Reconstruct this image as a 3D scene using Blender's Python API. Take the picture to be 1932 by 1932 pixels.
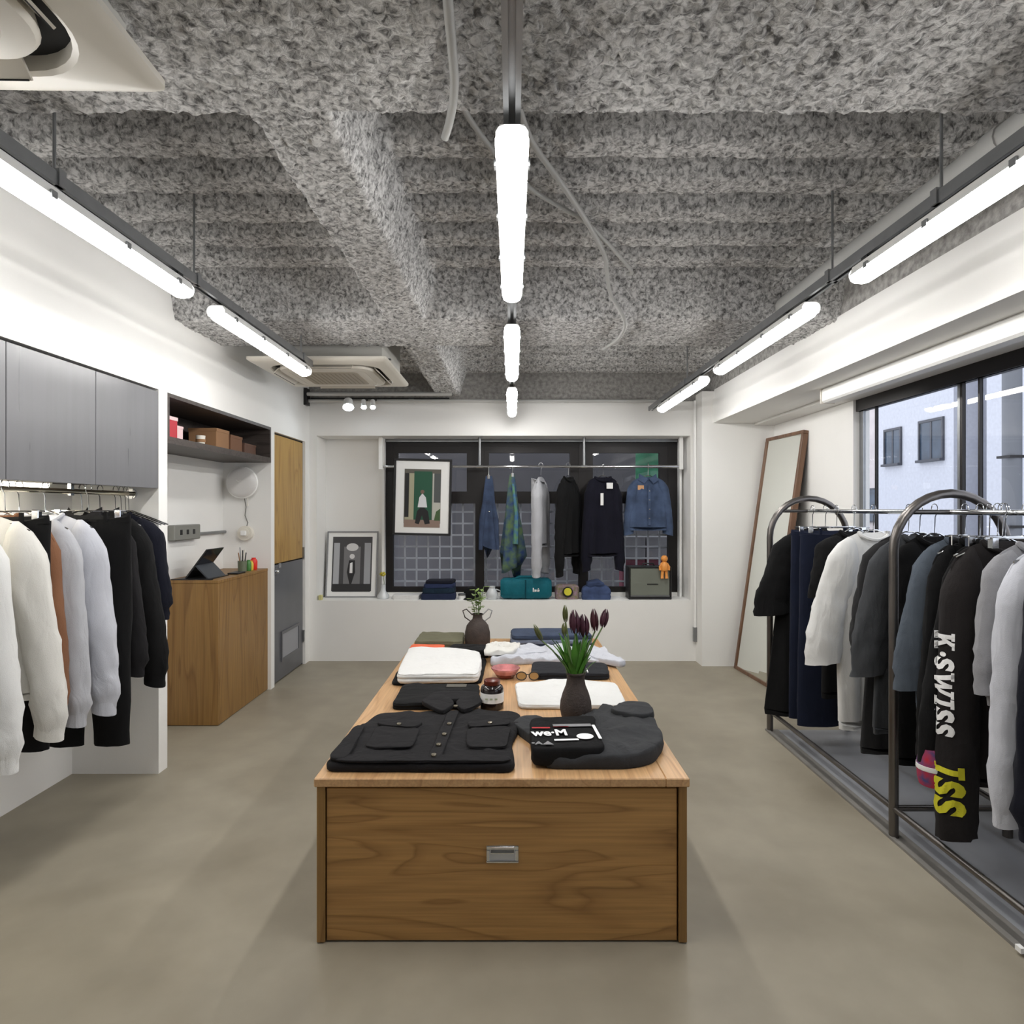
import bpy, bmesh, math, random
from mathutils import Vector, Matrix, noise
from mathutils.bvhtree import BVHTree
random.seed(7)
PI = math.pi
SC = bpy.context.scene
COL = SC.collection
for o in list(bpy.data.objects):
    bpy.data.objects.remove(o)

# ---------------------------------------------------------------- camera, world, exposure
cam_d = bpy.data.cameras.new('camera')
cam = bpy.data.objects.new('camera', cam_d)
COL.objects.link(cam)
cam.location = (0, 0, 1.5)
cam.rotation_euler = (PI / 2, 0, 0)
cam_d.sensor_width = 36
cam_d.lens = 36 * 1200 / 1932
cam_d.shift_y = -6 / 1932
cam_d.clip_start = 0.02
SC.camera = cam

def lin(c):
    c = c / 255.0
    return c / 12.92 if c <= 0.04045 else ((c + 0.055) / 1.055) ** 2.4
def rgb(r, g, b):
    return (lin(r), lin(g), lin(b), 1)

w = bpy.data.worlds.new('dusk_sky')
SC.world = w
w.use_nodes = True
wn = w.node_tree
wn.nodes['Background'].inputs[0].default_value = (0.74, 0.755, 0.80, 1)
wn.nodes['Background'].inputs[1].default_value = 0.78
vs = SC.view_settings
vs.view_transform = 'Standard'
vs.look = 'None'
vs.gamma = 1
vs.use_curve_mapping = False
vs.exposure = 1.52
TUBE_POWER = 13.0

# ---------------------------------------------------------------- materials
MATS = {}
def mat(name, col, rough=0.6, metal=0.0, var=0.0, vscale=6.0, bump=0.0, bscale=60.0, spec=0.5, emit=None, estr=0.0,
        sheen=0.0, stretch=(1, 1, 1), col2=None, detail=4.0, coat=0.0, rvar=0.0):
    if name in MATS:
        return MATS[name]
    m = bpy.data.materials.new(name)
    MATS[name] = m
    m.use_nodes = True
    nt = m.node_tree
    N, L = nt.nodes, nt.links
    p = N['Principled BSDF']
    p.inputs['Base Color'].default_value = col
    p.inputs['Roughness'].default_value = rough
    p.inputs['Metallic'].default_value = metal
    p.inputs['Specular IOR Level'].default_value = spec
    if sheen:
        p.inputs['Sheen Weight'].default_value = sheen
        p.inputs['Sheen Roughness'].default_value = 0.6
    if coat:
        p.inputs['Coat Weight'].default_value = coat
        p.inputs['Coat Roughness'].default_value = 0.25
    if emit:
        p.inputs['Emission Color'].default_value = emit
        p.inputs['Emission Strength'].default_value = estr
    if var or bump or col2 or rvar:
        tc = N.new('ShaderNodeTexCoord')
        mp = N.new('ShaderNodeMapping')
        mp.inputs['Scale'].default_value = stretch
        L.new(tc.outputs['Object'], mp.inputs[0])
    if var or col2 or rvar:
        nz = N.new('ShaderNodeTexNoise')
        nz.inputs['Scale'].default_value = vscale
        nz.inputs['Detail'].default_value = detail
        L.new(mp.outputs[0], nz.inputs[0])
        rp = N.new('ShaderNodeMapRange')
        rp.inputs[1].default_value = 0.3
        rp.inputs[2].default_value = 0.7
        L.new(nz.outputs[0], rp.inputs[0])
    if var or col2:
        mx = N.new('ShaderNodeMix')
        mx.data_type = 'RGBA'
        L.new(rp.outputs[0], mx.inputs[0])
        if col2:
            mx.inputs[6].default_value = col
            mx.inputs[7].default_value = col2
        else:
            mx.inputs[6].default_value = tuple(max(0, c * (1 - var)) for c in col[:3]) + (1,)
            mx.inputs[7].default_value = tuple(min(1, c * (1 + var)) for c in col[:3]) + (1,)
        L.new(mx.outputs[2], p.inputs['Base Color'])
    if rvar:
        rr = N.new('ShaderNodeMapRange')
        rr.inputs[3].default_value = max(0.02, rough - rvar)
        rr.inputs[4].default_value = min(1, rough + rvar)
        L.new(rp.outputs[0], rr.inputs[0])
        L.new(rr.outputs[0], p.inputs['Roughness'])
    if bump:
        n2 = N.new('ShaderNodeTexNoise')
        n2.inputs['Scale'].default_value = bscale
        n2.inputs['Detail'].default_value = 3
        L.new(mp.outputs[0], n2.inputs[0])
        bp = N.new('ShaderNodeBump')
        bp.inputs['Strength'].default_value = bump
        bp.inputs['Distance'].default_value = 0.01
        L.new(n2.outputs[0], bp.inputs['Height'])
        L.new(bp.outputs[0], p.inputs['Normal'])
    return m

def wood(name, c1, c2, c3, axis='x', rough=0.42, scale=1.0, coat=0.0, ring=9.0):
    """Oak: stretched noise bands distorted into cathedral figures, plus fine pores along the grain."""
    if name in MATS:
        return MATS[name]
    m = bpy.data.materials.new(name)
    MATS[name] = m
    m.use_nodes = True
    nt = m.node_tree
    N, L = nt.nodes, nt.links
    p = N['Principled BSDF']
    p.inputs['Roughness'].default_value = rough
    p.inputs['Coat Weight'].default_value = coat
    tc = N.new('ShaderNodeTexCoord')
    mp = N.new('ShaderNodeMapping')
    st = {'x': (0.55, 4.2, 4.2), 'y': (4.2, 0.55, 4.2), 'z': (4.2, 4.2, 0.55)}[axis]
    mp.inputs['Scale'].default_value = tuple(s * scale for s in st)
    L.new(tc.outputs['Object'], mp.inputs[0])
    nz = N.new('ShaderNodeTexNoise')
    nz.inputs['Scale'].default_value = 1.3
    nz.inputs['Detail'].default_value = 2.0
    nz.inputs['Distortion'].default_value = 0.5
    L.new(mp.outputs[0], nz.inputs[0])
    mul = N.new('ShaderNodeMath'); mul.operation = 'MULTIPLY'; mul.inputs[1].default_value = ring
    L.new(nz.outputs[0], mul.inputs[0])
    fr = N.new('ShaderNodeMath'); fr.operation = 'FRACT'
    L.new(mul.outputs[0], fr.inputs[0])
    ramp = N.new('ShaderNodeValToRGB')
    e = ramp.color_ramp.elements
    e[0].position = 0.0; e[0].color = c2
    e[1].position = 1.0; e[1].color = c2
    a = e.new(0.12); a.color = c1
    b = e.new(0.55); b.color = c1
    d = e.new(0.9); d.color = c3
    L.new(fr.outputs[0], ramp.inputs[0])
    mp2 = N.new('ShaderNodeMapping')
    st2 = {'x': (3, 110, 110), 'y': (110, 3, 110), 'z': (110, 110, 3)}[axis]
    mp2.inputs['Scale'].default_value = st2
    L.new(tc.outputs['Object'], mp2.inputs[0])
    n2 = N.new('ShaderNodeTexNoise'); n2.inputs['Scale'].default_value = 1.0; n2.inputs['Detail'].default_value = 2
    L.new(mp2.outputs[0], n2.inputs[0])
    rg = N.new('ShaderNodeMapRange')
    rg.inputs[1].default_value = 0.3; rg.inputs[2].default_value = 0.7
    rg.inputs[3].default_value = 0.84; rg.inputs[4].default_value = 1.1
    L.new(n2.outputs[0], rg.inputs[0])
    mx = N.new('ShaderNodeMix'); mx.data_type = 'RGBA'; mx.blend_type = 'MULTIPLY'
    mx.inputs[0].default_value = 1
    L.new(ramp.outputs[0], mx.inputs[6])
    L.new(rg.outputs[0], mx.inputs[7])
    L.new(mx.outputs[2], p.inputs['Base Color'])
    bp = N.new('ShaderNodeBump'); bp.inputs['Strength'].default_value = 0.12; bp.inputs['Distance'].default_value = 0.004
    L.new(n2.outputs[0], bp.inputs['Height'])
    L.new(bp.outputs[0], p.inputs['Normal'])
    return m

def fab(name, col, var=0.08, bump=0.25, bscale=420, rough=0.92, sheen=None):
    if sheen is None: sheen = 0.15 if sum(col[:3]) > 0.5 else 0.02
    new = 'fabric_' + name not in MATS
    m = mat('fabric_' + name, col, rough=rough, var=var, vscale=9, bump=bump, bscale=bscale, sheen=sheen, spec=0.2)
    if new:                                     # soft hanging folds and creases under the weave
        N, L = m.node_tree.nodes, m.node_tree.links
        mp = N.new('ShaderNodeMapping'); mp.inputs['Scale'].default_value = (1.0, 1.0, 0.4)
        L.new([n for n in N if n.type == 'TEX_COORD'][0].outputs['Object'], mp.inputs[0])
        nz = N.new('ShaderNodeTexNoise'); nz.inputs['Scale'].default_value = 15; nz.inputs['Detail'].default_value = 2; nz.inputs['Distortion'].default_value = 0.8
        L.new(mp.outputs[0], nz.inputs[0])
        b2 = N.new('ShaderNodeBump'); b2.inputs['Strength'].default_value = 0.45; b2.inputs['Distance'].default_value = 0.02
        L.new(nz.outputs[0], b2.inputs['Height'])
        b1 = [n for n in N if n.type == 'BUMP' and n != b2][0]
        L.new(b2.outputs[0], b1.inputs['Normal'])
    return m

def glass(name, tint=(0.95, 0.97, 1, 1), refl=1.0):
    if name in MATS:
        return MATS[name]
    m = bpy.data.materials.new(name); MATS[name] = m
    m.use_nodes = True
    nt = m.node_tree; N, L = nt.nodes, nt.links
    N.remove(N['Principled BSDF'])
    out = N['Material Output']
    tr = N.new('ShaderNodeBsdfTransparent'); tr.inputs[0].default_value = tint
    gl = N.new('ShaderNodeBsdfGlossy'); gl.inputs['Roughness'].default_value = 0.01
    fz = N.new('ShaderNodeFresnel'); fz.inputs[0].default_value = 1.5
    mu = N.new('ShaderNodeMath'); mu.operation = 'MULTIPLY'; mu.inputs[1].default_value = refl; mu.use_clamp = True
    L.new(fz.outputs[0], mu.inputs[0])
    ge = N.new('ShaderNodeNewGeometry')
    sb = N.new('ShaderNodeMath'); sb.operation = 'SUBTRACT'; sb.inputs[0].default_value = 1.0
    L.new(ge.outputs['Backfacing'], sb.inputs[1])
    m2 = N.new('ShaderNodeMath'); m2.operation = 'MULTIPLY'
    L.new(mu.outputs[0], m2.inputs[0]); L.new(sb.outputs[0], m2.inputs[1])
    mx = N.new('ShaderNodeMixShader')
    L.new(m2.outputs[0], mx.inputs[0]); L.new(tr.outputs[0], mx.inputs[1]); L.new(gl.outputs[0], mx.inputs[2])
    L.new(mx.outputs[0], out.inputs[0])
    return m

M_WALL = mat('white_plaster', rgb(238, 237, 234), rough=0.75, var=0.015, vscale=2, bump=0.05, bscale=120)
M_WHITE = mat('white_paint', rgb(240, 240, 238), rough=0.45)
M_PLASTIC = mat('cream_white_plastic', rgb(226, 221, 210), rough=0.4)
M_STEEL = mat('galvanised_steel', rgb(150, 152, 154), rough=0.38, metal=0.9, var=0.08, vscale=14)
M_RAWSTEEL = mat('raw_dark_steel', rgb(112, 108, 105), rough=0.32, metal=0.9, var=0.08, vscale=6, rvar=0.05)
M_CHROME = mat('chrome', rgb(215, 217, 220), rough=0.12, metal=1.0)
M_BLACK = mat('black_plastic', rgb(22, 22, 24), rough=0.45)
M_DARKMETAL = mat('dark_bronze_aluminium', rgb(34, 31, 31), rough=0.4, metal=0.3)
M_CONDUIT = mat('painted_conduit', rgb(196, 196, 194), rough=0.35, metal=0.3)
M_GREYPIPE = mat('grey_plastic_pipe', rgb(176, 176, 174), rough=0.5)
M_OAK = wood('oak_front', rgb(170, 128, 74), rgb(142, 103, 56), rgb(158, 117, 66), 'x', rough=0.45)
M_OAKTOP = wood('oak_top', rgb(196, 156, 112), rgb(176, 136, 94), rgb(188, 147, 104), 'y', rough=0.36, ring=6)
M_OAKV = wood('oak_vertical', rgb(142, 107, 58), rgb(122, 88, 44), rgb(133, 98, 51), 'z', rough=0.45, ring=6)
M_OAKDOOR = wood('oak_door', rgb(178, 142, 78), rgb(156, 118, 60), rgb(168, 131, 68), 'z', rough=0.4, ring=6)
M_MIRRORWOOD = wood('walnut_frame', rgb(118, 86, 64), rgb(92, 64, 46), rgb(106, 75, 55), 'z', rough=0.4)
M_DARKWOOD = wood('dark_stained_wood', rgb(70, 62, 58), rgb(52, 45, 42), rgb(62, 54, 50), 'x', rough=0.5)
M_CARD = mat('brown_cardboard', rgb(150, 112, 78), rough=0.8, var=0.06)
M_GLASSW = glass('window_glass', refl=1.0)

# ---------------------------------------------------------------- mesh building
class MB:
    def __init__(s):
        s.v = []; s.f = []
    def add(s, vs, fs):
        k = len(s.v)
        s.v += [tuple(p) for p in vs]
        s.f += [tuple(i + k for i in f) for f in fs]
        return s
    def box(s, x0, x1, y0, y1, z0, z1, b=0.0):
        if x0 > x1: x0, x1 = x1, x0
        if y0 > y1: y0, y1 = y1, y0
        if z0 > z1: z0, z1 = z1, z0
        if b <= 0:
            v = [(x0,y0,z0),(x1,y0,z0),(x1,y1,z0),(x0,y1,z0),(x0,y0,z1),(x1,y0,z1),(x1,y1,z1),(x0,y1,z1)]
            return s.add(v, [(0,3,2,1),(4,5,6,7),(0,1,5,4),(1,2,6,5),(2,3,7,6),(3,0,4,7)])
        b = min(b, (x1-x0)*.49, (y1-y0)*.49, (z1-z0)*.49)
        bm = bmesh.new()
        for X in (x0, x1):
            for Y in (y0, y1):
                for Z in (z0, z1):
                    dx = b if X == x0 else -b; dy = b if Y == y0 else -b; dz = b if Z == z0 else -b
                    bm.verts.new((X, Y+dy, Z+dz)); bm.verts.new((X+dx, Y, Z+dz)); bm.verts.new((X+dx, Y+dy, Z))
        bmesh.ops.convex_hull(bm, input=list(bm.verts))
        bmesh.ops.dissolve_limit(bm, angle_limit=0.01, verts=list(bm.verts), edges=list(bm.edges))
        bm.verts.index_update()
        s.add([v.co[:] for v in bm.verts], [[v.index for v in f.verts] for f in bm.faces])
        bm.free()
        return s
    def loft(s, rings, cap0=True, cap1=True):
        n = len(rings[0]); k = len(s.v)
        for r in rings:
            s.v += [tuple(p) for p in r]
        for i in range(len(rings) - 1):
            a = k + i*n; b = a + n
            for j in range(n):
                j2 = (j+1) % n
                s.f.append((a+j, a+j2, b+j2, b+j))
        if cap0: s.f.append(tuple(k + j for j in reversed(range(n))))
        if cap1: s.f.append(tuple(k + (len(rings)-1)*n + j for j in range(n)))
        return s
    def tube(s, pts, r, seg=10, closed=False):
        pts = [Vector(p) for p in pts]
        n = len(pts)
        rs = r if isinstance(r, (list, tuple)) else [r]*n
        rings = []; up = None
        for i, p in enumerate(pts):
            if closed: d = pts[(i+1) % n] - pts[i-1]
            elif i == 0: d = pts[1] - p
            elif i == n-1: d = p - pts[i-1]
            else: d = (pts[i+1]-p).normalized() + (p-pts[i-1]).normalized()
            d.normalize()
            if up is None:
                up = Vector((0,0,1)) if abs(d.z) < .9 else Vector((1,0,0))
            a = d.cross(up)
            if a.length < 1e-4: a = d.cross(Vector((0.3,1,0.2)))
            a.normalize(); b = a.cross(d).normalized(); up = b
            rings.append([p + (a*math.cos(2*PI*j/seg) + b*math.sin(2*PI*j/seg))*rs[i] for j in range(seg)])
        if closed:
            rings.append(rings[0])
            return s.loft(rings, False, False)
        return s.loft(rings)
    def cyl(s, a, b, r, seg=16, r2=None):
        return s.tube([a, b], [r, r if r2 is None else r2], seg)
    def lathe(s, prof, c=(0,0,0), seg=28, cap0=True, cap1=True):
        rings = [[(c[0]+r*math.cos(2*PI*j/seg), c[1]+r*math.sin(2*PI*j/seg), c[2]+z) for j in range(seg)] for r, z in prof]
        return s.loft(rings, cap0, cap1)
    def prism(s, poly, axis, a, b):
        """extrude a polygon: axis 'y' -> poly in (x,z); 'x' -> (y,z); 'z' -> (x,y)"""
        def P(u, v, t):
            return {'y': (u, t, v), 'x': (t, u, v), 'z': (u, v, t)}[axis]
        r0 = [P(u, v, a) for u, v in poly]; r1 = [P(u, v, b) for u, v in poly]
        return s.loft([r0, r1])
    def sphere(s, c, r, seg=16, rings=10, sz=1.0):
        prof = [(max(1e-4, r*math.sin(PI*i/rings)), -r*sz*math.cos(PI*i/rings)) for i in range(rings+1)]
        return s.lathe(prof, c, seg)
    def build(s, name, m, parent=None, smooth=False, loc=None, angle=40):
        me = bpy.data.meshes.new(name)
        me.from_pydata(s.v, [], s.f)
        me.validate()
        bm = bmesh.new(); bm.from_mesh(me)
        bmesh.ops.recalc_face_normals(bm, faces=list(bm.faces))
        bm.to_mesh(me); bm.free()
        if smooth:
            me.polygons.foreach_set('use_smooth', [True]*len(me.polygons))
            if angle < 180:
                try: me.set_sharp_from_angle(angle=math.radians(angle))
                except Exception: pass
        me.materials.append(m)
        o = bpy.data.objects.new(name, me)
        COL.objects.link(o)
        if parent: o.parent = parent
        if loc: o.location = loc
        return o

def tag(o, label=None, cat=None, group=None, kind=None):
    if label: o['label'] = label
    if cat: o['category'] = cat
    if group: o['group'] = group
    if kind: o['kind'] = kind
    return o
def thing(name, label, cat, loc=(0,0,0), rz=0, group=None, kind=None):
    o = bpy.data.objects.new(name, None)
    COL.objects.link(o)
    o.empty_display_size = 0.1
    o.location = loc; o.rotation_euler = (0, 0, rz)
    return tag(o, label, cat, group, kind)
def struct(o, label=None):
    o['kind'] = 'structure'
    if label: o['label'] = label
    return o
def sstruct(name, label=None, loc=(0,0,0)):
    o = bpy.data.objects.new(name, None); COL.objects.link(o); o.location = loc
    return struct(o, label)
def part(name, m, parent, boxes, b=0.0, smooth=False):
    mb = MB()
    for q in boxes: mb.box(*q, b=b)
    return mb.build(name, m, parent, smooth)
def sstep(a, b, x):
    t = max(0.0, min(1.0, (x-a)/(b-a)))
    return t*t*(3-2*t)
def text_polys(body, size=1.0, offset=0.0):
    cu = bpy.data.curves.new('lettering', 'FONT')
    cu.body = body; cu.size = size; cu.offset = offset; cu.align_x = 'CENTER'; cu.align_y = 'CENTER'
    cu.resolution_u = 3
    ob = bpy.data.objects.new('lettering', cu)
    COL.objects.link(ob)
    dg = bpy.context.evaluated_depsgraph_get()
    me = bpy.data.meshes.new_from_object(ob.evaluated_get(dg))
    v = [tuple(q.co[:2]) for q in me.vertices]; f = [tuple(q.vertices) for q in me.polygons]
    bpy.data.objects.remove(ob); bpy.data.curves.remove(cu); bpy.data.meshes.remove(me)
    return v, f
def decal(name, polys, m, parent, place, th=0.0015):
    """flat print given as 2-D polygons; place(u, v) -> (point, normal) in the parent's space"""
    v, f = polys
    mb = MB(); k = len(v)
    top = []; bot = []
    for u, q in v:
        p, n = place(u, q)
        top.append(tuple(p + n*th)); bot.append(tuple(p - n*th*0.5))
    mb.add(top, f)
    return mb.build(name, m, parent)
# ---------------------------------------------------------------- the room
# left wall plane X=-2.0, beam/right side X=1.914, right window wall X=2.5, back wall Y=6.27
BX0, BX1 = -2.0, 1.914
# floor: polished mortar
def floor_mat():
    m = bpy.data.materials.new('polished_mortar'); m.use_nodes = True
    nt = m.node_tree; N, L = nt.nodes, nt.links
    p = N['Principled BSDF']
    tc = N.new('ShaderNodeTexCoord')
    n1 = N.new('ShaderNodeTexNoise'); n1.inputs['Scale'].default_value = 1.1; n1.inputs['Detail'].default_value = 6; n1.inputs['Distortion'].default_value = 0.7
    n2 = N.new('ShaderNodeTexNoise'); n2.inputs['Scale'].default_value = 5.0; n2.inputs['Detail'].default_value = 5
    L.new(tc.outputs['Object'], n1.inputs[0]); L.new(tc.outputs['Object'], n2.inputs[0])
    r1 = N.new('ShaderNodeValToRGB')
    r1.color_ramp.elements[0].position = 0.3; r1.color_ramp.elements[0].color = rgb(138, 130, 114)
    r1.color_ramp.elements[1].position = 0.72; r1.color_ramp.elements[1].color = rgb(160, 153, 137)
    L.new(n1.outputs[0], r1.inputs[0])
    rg = N.new('ShaderNodeMapRange'); rg.inputs[1].default_value = 0.3; rg.inputs[2].default_value = 0.7
    rg.inputs[3].default_value = 0.93; rg.inputs[4].default_value = 1.06
    L.new(n2.outputs[0], rg.inputs[0])
    mx = N.new('ShaderNodeMix'); mx.data_type = 'RGBA'; mx.blend_type = 'MULTIPLY'; mx.inputs[0].default_value = 1
    L.new(r1.outputs[0], mx.inputs[6]); L.new(rg.outputs[0], mx.inputs[7]); L.new(mx.outputs[2], p.inputs['Base Color'])
    rr = N.new('ShaderNodeMapRange'); rr.inputs[1].default_value = 0.3; rr.inputs[2].default_value = 0.7
    rr.inputs[3].default_value = 0.38; rr.inputs[4].default_value = 0.55
    L.new(n1.outputs[0], rr.inputs[0]); L.new(rr.outputs[0], p.inputs['Roughness'])
    p.inputs['Specular IOR Level'].default_value = 0.35
    bp = N.new('ShaderNodeBump'); bp.inputs['Strength'].default_value = 0.04; bp.inputs['Distance'].default_value = 0.01
    L.new(n2.outputs[0], bp.inputs['Height']); L.new(bp.outputs[0], p.inputs['Normal'])
    return m
fl = struct(MB().box(-2.7, 2.62, -1.6, 6.75, -0.12, 0.0).build('floor', floor_mat()), 'beige grey polished mortar floor')
M_GREYFLOOR = mat('grey_floor_paint', rgb(150, 152, 157), rough=0.5, var=0.08, vscale=3)
struct(MB().box(1.80, 2.5, -1.5, 4.30, 0.0, 0.006).build('floor_strip', M_GREYFLOOR), 'grey painted floor strip under the clothes racks')
tr = MB(); tr.box(1.715, 1.735, -1.5, 4.31, 0, 0.012); tr.box(1.735, 1.80, -1.5, 4.31, 0, 0.006)
struct(tr.build('trim_1', mat('worn_steel_edge', rgb(124, 121, 116), rough=0.6, var=0.15, vscale=8)), 'thin steel edging strip let into the floor')

# left wall : upper band, partitions and recesses
wl = MB()
wl.box(-2.62, BX0, -1.6, 6.27, 2.176, 3.06)
wl.box(-2.62, BX0, 3.60, 3.69, 0, 2.176)            # partition between clothes alcove and counter niche
wl.box(-2.62, BX0, 5.28, 5.355, 0, 2.176)           # partition between niche and door
wl.box(-2.62, BX0, 6.15, 6.27, 0, 2.176)
wl.box(-2.62, BX0, 5.355, 6.15, 2.15, 2.176)
wl.box(-2.62, -2.49, -1.6, 3.60, 0, 2.176)          # alcove back
wl.box(-2.62, -2.40, 3.69, 5.28, 0, 2.176)          # niche back
wl.box(-2.62, -2.12, 5.355, 6.15, 0, 2.15)
struct(wl.build('wall_left', M_WALL), 'white left wall with clothes alcove and counter niche')
struct(MB().box(-2.7, 2.62, -1.72, -1.6, 0, 3.06).build('wall_front', M_WALL), 'white wall behind the viewer')

# back wall with window recess
WX0, WX1, WZ0, WZ1 = -1.928, 1.76, 0.596, 2.221
wb = MB()
wb.box(-2.62, WX0, 6.27, 6.75, 0, 2.56)
wb.box(WX1, 2.62, 6.27, 6.75, 0, 2.56)
wb.box(WX0, WX1, 6.27, 6.75, 0, WZ0)
wb.box(WX0, WX1, 6.27, 6.75, WZ1, 2.56)
wb.box(WX0, -1.307, 6.59, 6.75, WZ0, WZ1)
wb.box(1.713, WX1, 6.59, 6.75, WZ0, WZ1)
wb.box(-1.307, 1.713, 6.59, 6.75, WZ0, 0.635)
struct(wb.build('wall_back', M_WALL), 'white back wall with a deep window recess')
M_CONC = mat('sprayed_grey_coating', rgb(160, 158, 155), rough=0.95, var=0.35, vscale=30, bump=0.9, bscale=38, spec=0.1)
struct(MB().box(-2.62, 2.62, 6.30, 6.75, 2.56, 3.06).build('wall_back_upper', M_CONC), 'grey sprayed concrete band above the back wall')

# right side : pillar, beam, soffit, window wall
pr = MB()
pr.box(1.81, 2.62, 6.06, 6.27, 0, 2.62)
struct(pr.build('wall_pillar', M_WALL), 'white pillar in the back corner')
bm_ = MB()
bm_.box(BX1, 2.62, -1.6, 6.06, 2.318, 2.565)
bm_.box(BX1 + 0.012, 2.62, -1.6, 6.06, 2.565, 2.635)
struct(MB().box(BX1 + 0.03, 2.62, -1.6, 6.3, 2.635, 3.06).build('beam_upper', M_CONC), 'grey sprayed band above the boxed beam')
struct(bm_.build('beam_right', M_WALL), 'long white boxed beam above the window side')
struct(MB().box(2.31, 2.62, -1.6, 6.06, 2.296, 2.318).build('trim_2', M_WALL), 'lower strip of the soffit along the window')
WYA, WYB, RZ0, RZ1 = -1.3, 4.66, 0.85, 2.296
wr = MB()
wr.box(2.5, 2.62, WYB, 6.06, 0, 2.32)
wr.box(2.5, 2.62, -1.6, WYA, 0, 2.32)
wr.box(2.5, 2.62, WYA, WYB, 0, RZ0)
struct(wr.build('wall_right', M_WALL), 'white right wall below and beside the window')

# ceiling : sprayed rock wool over rib deck and downstand beams (one continuous coating)
def ceil_z(x, y):
    ph = ((2.452 - y) / 0.276) % 1.0           # 0 at the far edge of a rib, growing towards the viewer
    rib = sstep(0.0, 0.09, ph) * (1 - sstep(0.46, 0.74, ph))
    z = 3.01 - 0.17 * rib
    a = 1 - sstep(1.80, 1.86, y) 
    b = sstep(3.69, 3.78, y) * (1 - sstep(4.38, 4.44, y))
    l = sstep(-0.82, -0.74, x) * (1 - sstep(-0.53, -0.44, x))
    mm = max(a, b, l)
    z = z - (z - 2.62) * mm
    return z
def build_ceiling():
    x0, x1, y0, y1 = -2.04, 1.96, 1.25, 6.32
    d = 0.0105
    nx = int((x1-x0)/d); ny = int((y1-y0)/d)
    H = [[ceil_z(x0 + (x1-x0)*i/nx, y0 + (y1-y0)*j/ny) for i in range(nx+1)] for j in range(ny+1)]
    vs = []
    fr = noise.noise
    for j in range(ny+1):
        y = y0 + (y1-y0)*j/ny
        j0, j1 = max(0, j-1), min(ny, j+1)
        Hj = H[j]
        for i in range(nx+1):
            x = x0 + (x1-x0)*i/nx
            z = Hj[i]
            i0, i1 = max(0, i-1), min(nx, i+1)
            gx = (Hj[i1]-Hj[i0]) / ((i1-i0)*d); gy = (H[j1][i]-H[j0][i]) / ((j1-j0)*d)
            n = Vector((gx, gy, -1)).normalized()
            p = Vector((x, y, z))
            a = fr(p*5.0) * 0.007 + fr(p*17) * 0.007
            c = fr(p*42 + Vector((7, 3, 1)))
            pit = fr(p*34 + Vector((1, 9, 4)))
            a += 0.009*c - 0.016*max(0.0, 0.22 - abs(pit))*4*max(0, fr(p*11+Vector((2,5,8)))+0.25)
            q = p + n*a
            vs.append((q.x, q.y, q.z))
    fs = []
    for j in range(ny):
        r = j*(nx+1)
        for i in range(nx):
            k = r + i
            fs.append((k, k+nx+1, k+nx+2, k+1))
    me = bpy.data.meshes.new('ceiling')
    me.from_pydata(vs, [], fs)
    me.polygons.foreach_set('use_smooth', [True]*len(fs))
    M = bpy.data.materials.new('sprayed_rock_wool'); M.use_nodes = True
    N, L = M.node_tree.nodes, M.node_tree.links
    p = N['Principled BSDF']; p.inputs['Roughness'].default_value = 0.97; p.inputs['Specular IOR Level'].default_value = 0.1
    tc = N.new('ShaderNodeTexCoord')
    vo = N.new('ShaderNodeTexNoise'); vo.inputs['Scale'].default_value = 46; vo.inputs['Detail'].default_value = 5; vo.inputs['Roughness'].default_value = 0.65
    vo.inputs['Distortion'].default_value = 0.6
    L.new(tc.outputs['Object'], vo.inputs[0])
    cr = N.new('ShaderNodeValToRGB')
    cr.color_ramp.elements[0].position = 0.34; cr.color_ramp.elements[0].color = rgb(100, 99, 99)
    cr.color_ramp.elements[1].position = 0.60; cr.color_ramp.elements[1].color = rgb(226, 225, 224)
    L.new(vo.outputs[0], cr.inputs[0]); L.new(cr.outputs[0], p.inputs['Base Color'])
    bp = N.new('ShaderNodeBump'); bp.inputs['Strength'].default_value = 0.9; bp.inputs['Distance'].default_value = 0.012
    L.new(vo.outputs[0], bp.inputs['Height']); L.new(bp.outputs[0], p.inputs['Normal'])
    me.materials.append(M)
    o = bpy.data.objects.new('ceiling', me); COL.objects.link(o)
    struct(o, 'grey sprayed rock wool ceiling with ribs and downstand beams')
    mb = MB().box(-2.62, 2.62, -1.72, 6.75, 3.06, 3.16)
    struct(mb.build('ceiling_slab', M_CONC), 'concrete slab above the sprayed ceiling')
    mb = MB().box(-2.0, 1.93, -1.6, 1.26, 2.86, 3.06)
    struct(mb.build('ceiling_rear', M_CONC), 'sprayed ceiling above and behind the viewer')
build_ceiling()
# ---------------------------------------------------------------- windows
w1 = sstruct('window_1', 'wide dark framed window on the right wall')
fx0, fx1 = 2.545, 2.58
part('frame_head', M_DARKMETAL, w1, [(fx0-0.025, fx1, WYA, WYB, RZ1-0.085, RZ1)])
part('frame_rail', M_STEEL, w1, [(fx0-0.02, fx0, WYA, WYB, RZ1-0.085, RZ1-0.06)])
part('frame_sill', M_DARKMETAL, w1, [(fx0-0.02, fx1, WYA, WYB, RZ0, RZ0+0.05)])
stl = [(WYB-0.05, WYB, M_STEEL), (4.45, 4.462, M_DARKMETAL), (3.595, 3.613, M_DARKMETAL), (3.615, 3.635, M_STEEL), (3.462, 3.474, M_DARKMETAL), (2.5, 2.58, M_DARKMETAL),
       (1.4, 1.48, M_DARKMETAL), (0.2, 0.28, M_DARKMETAL), (WYA, WYA+0.06, M_DARKMETAL)]
for a, b, mm in stl:
    part('mullion', mm, w1, [(fx0, fx1-.015, a, b, RZ0+0.05, RZ1-0.085)])
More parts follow.
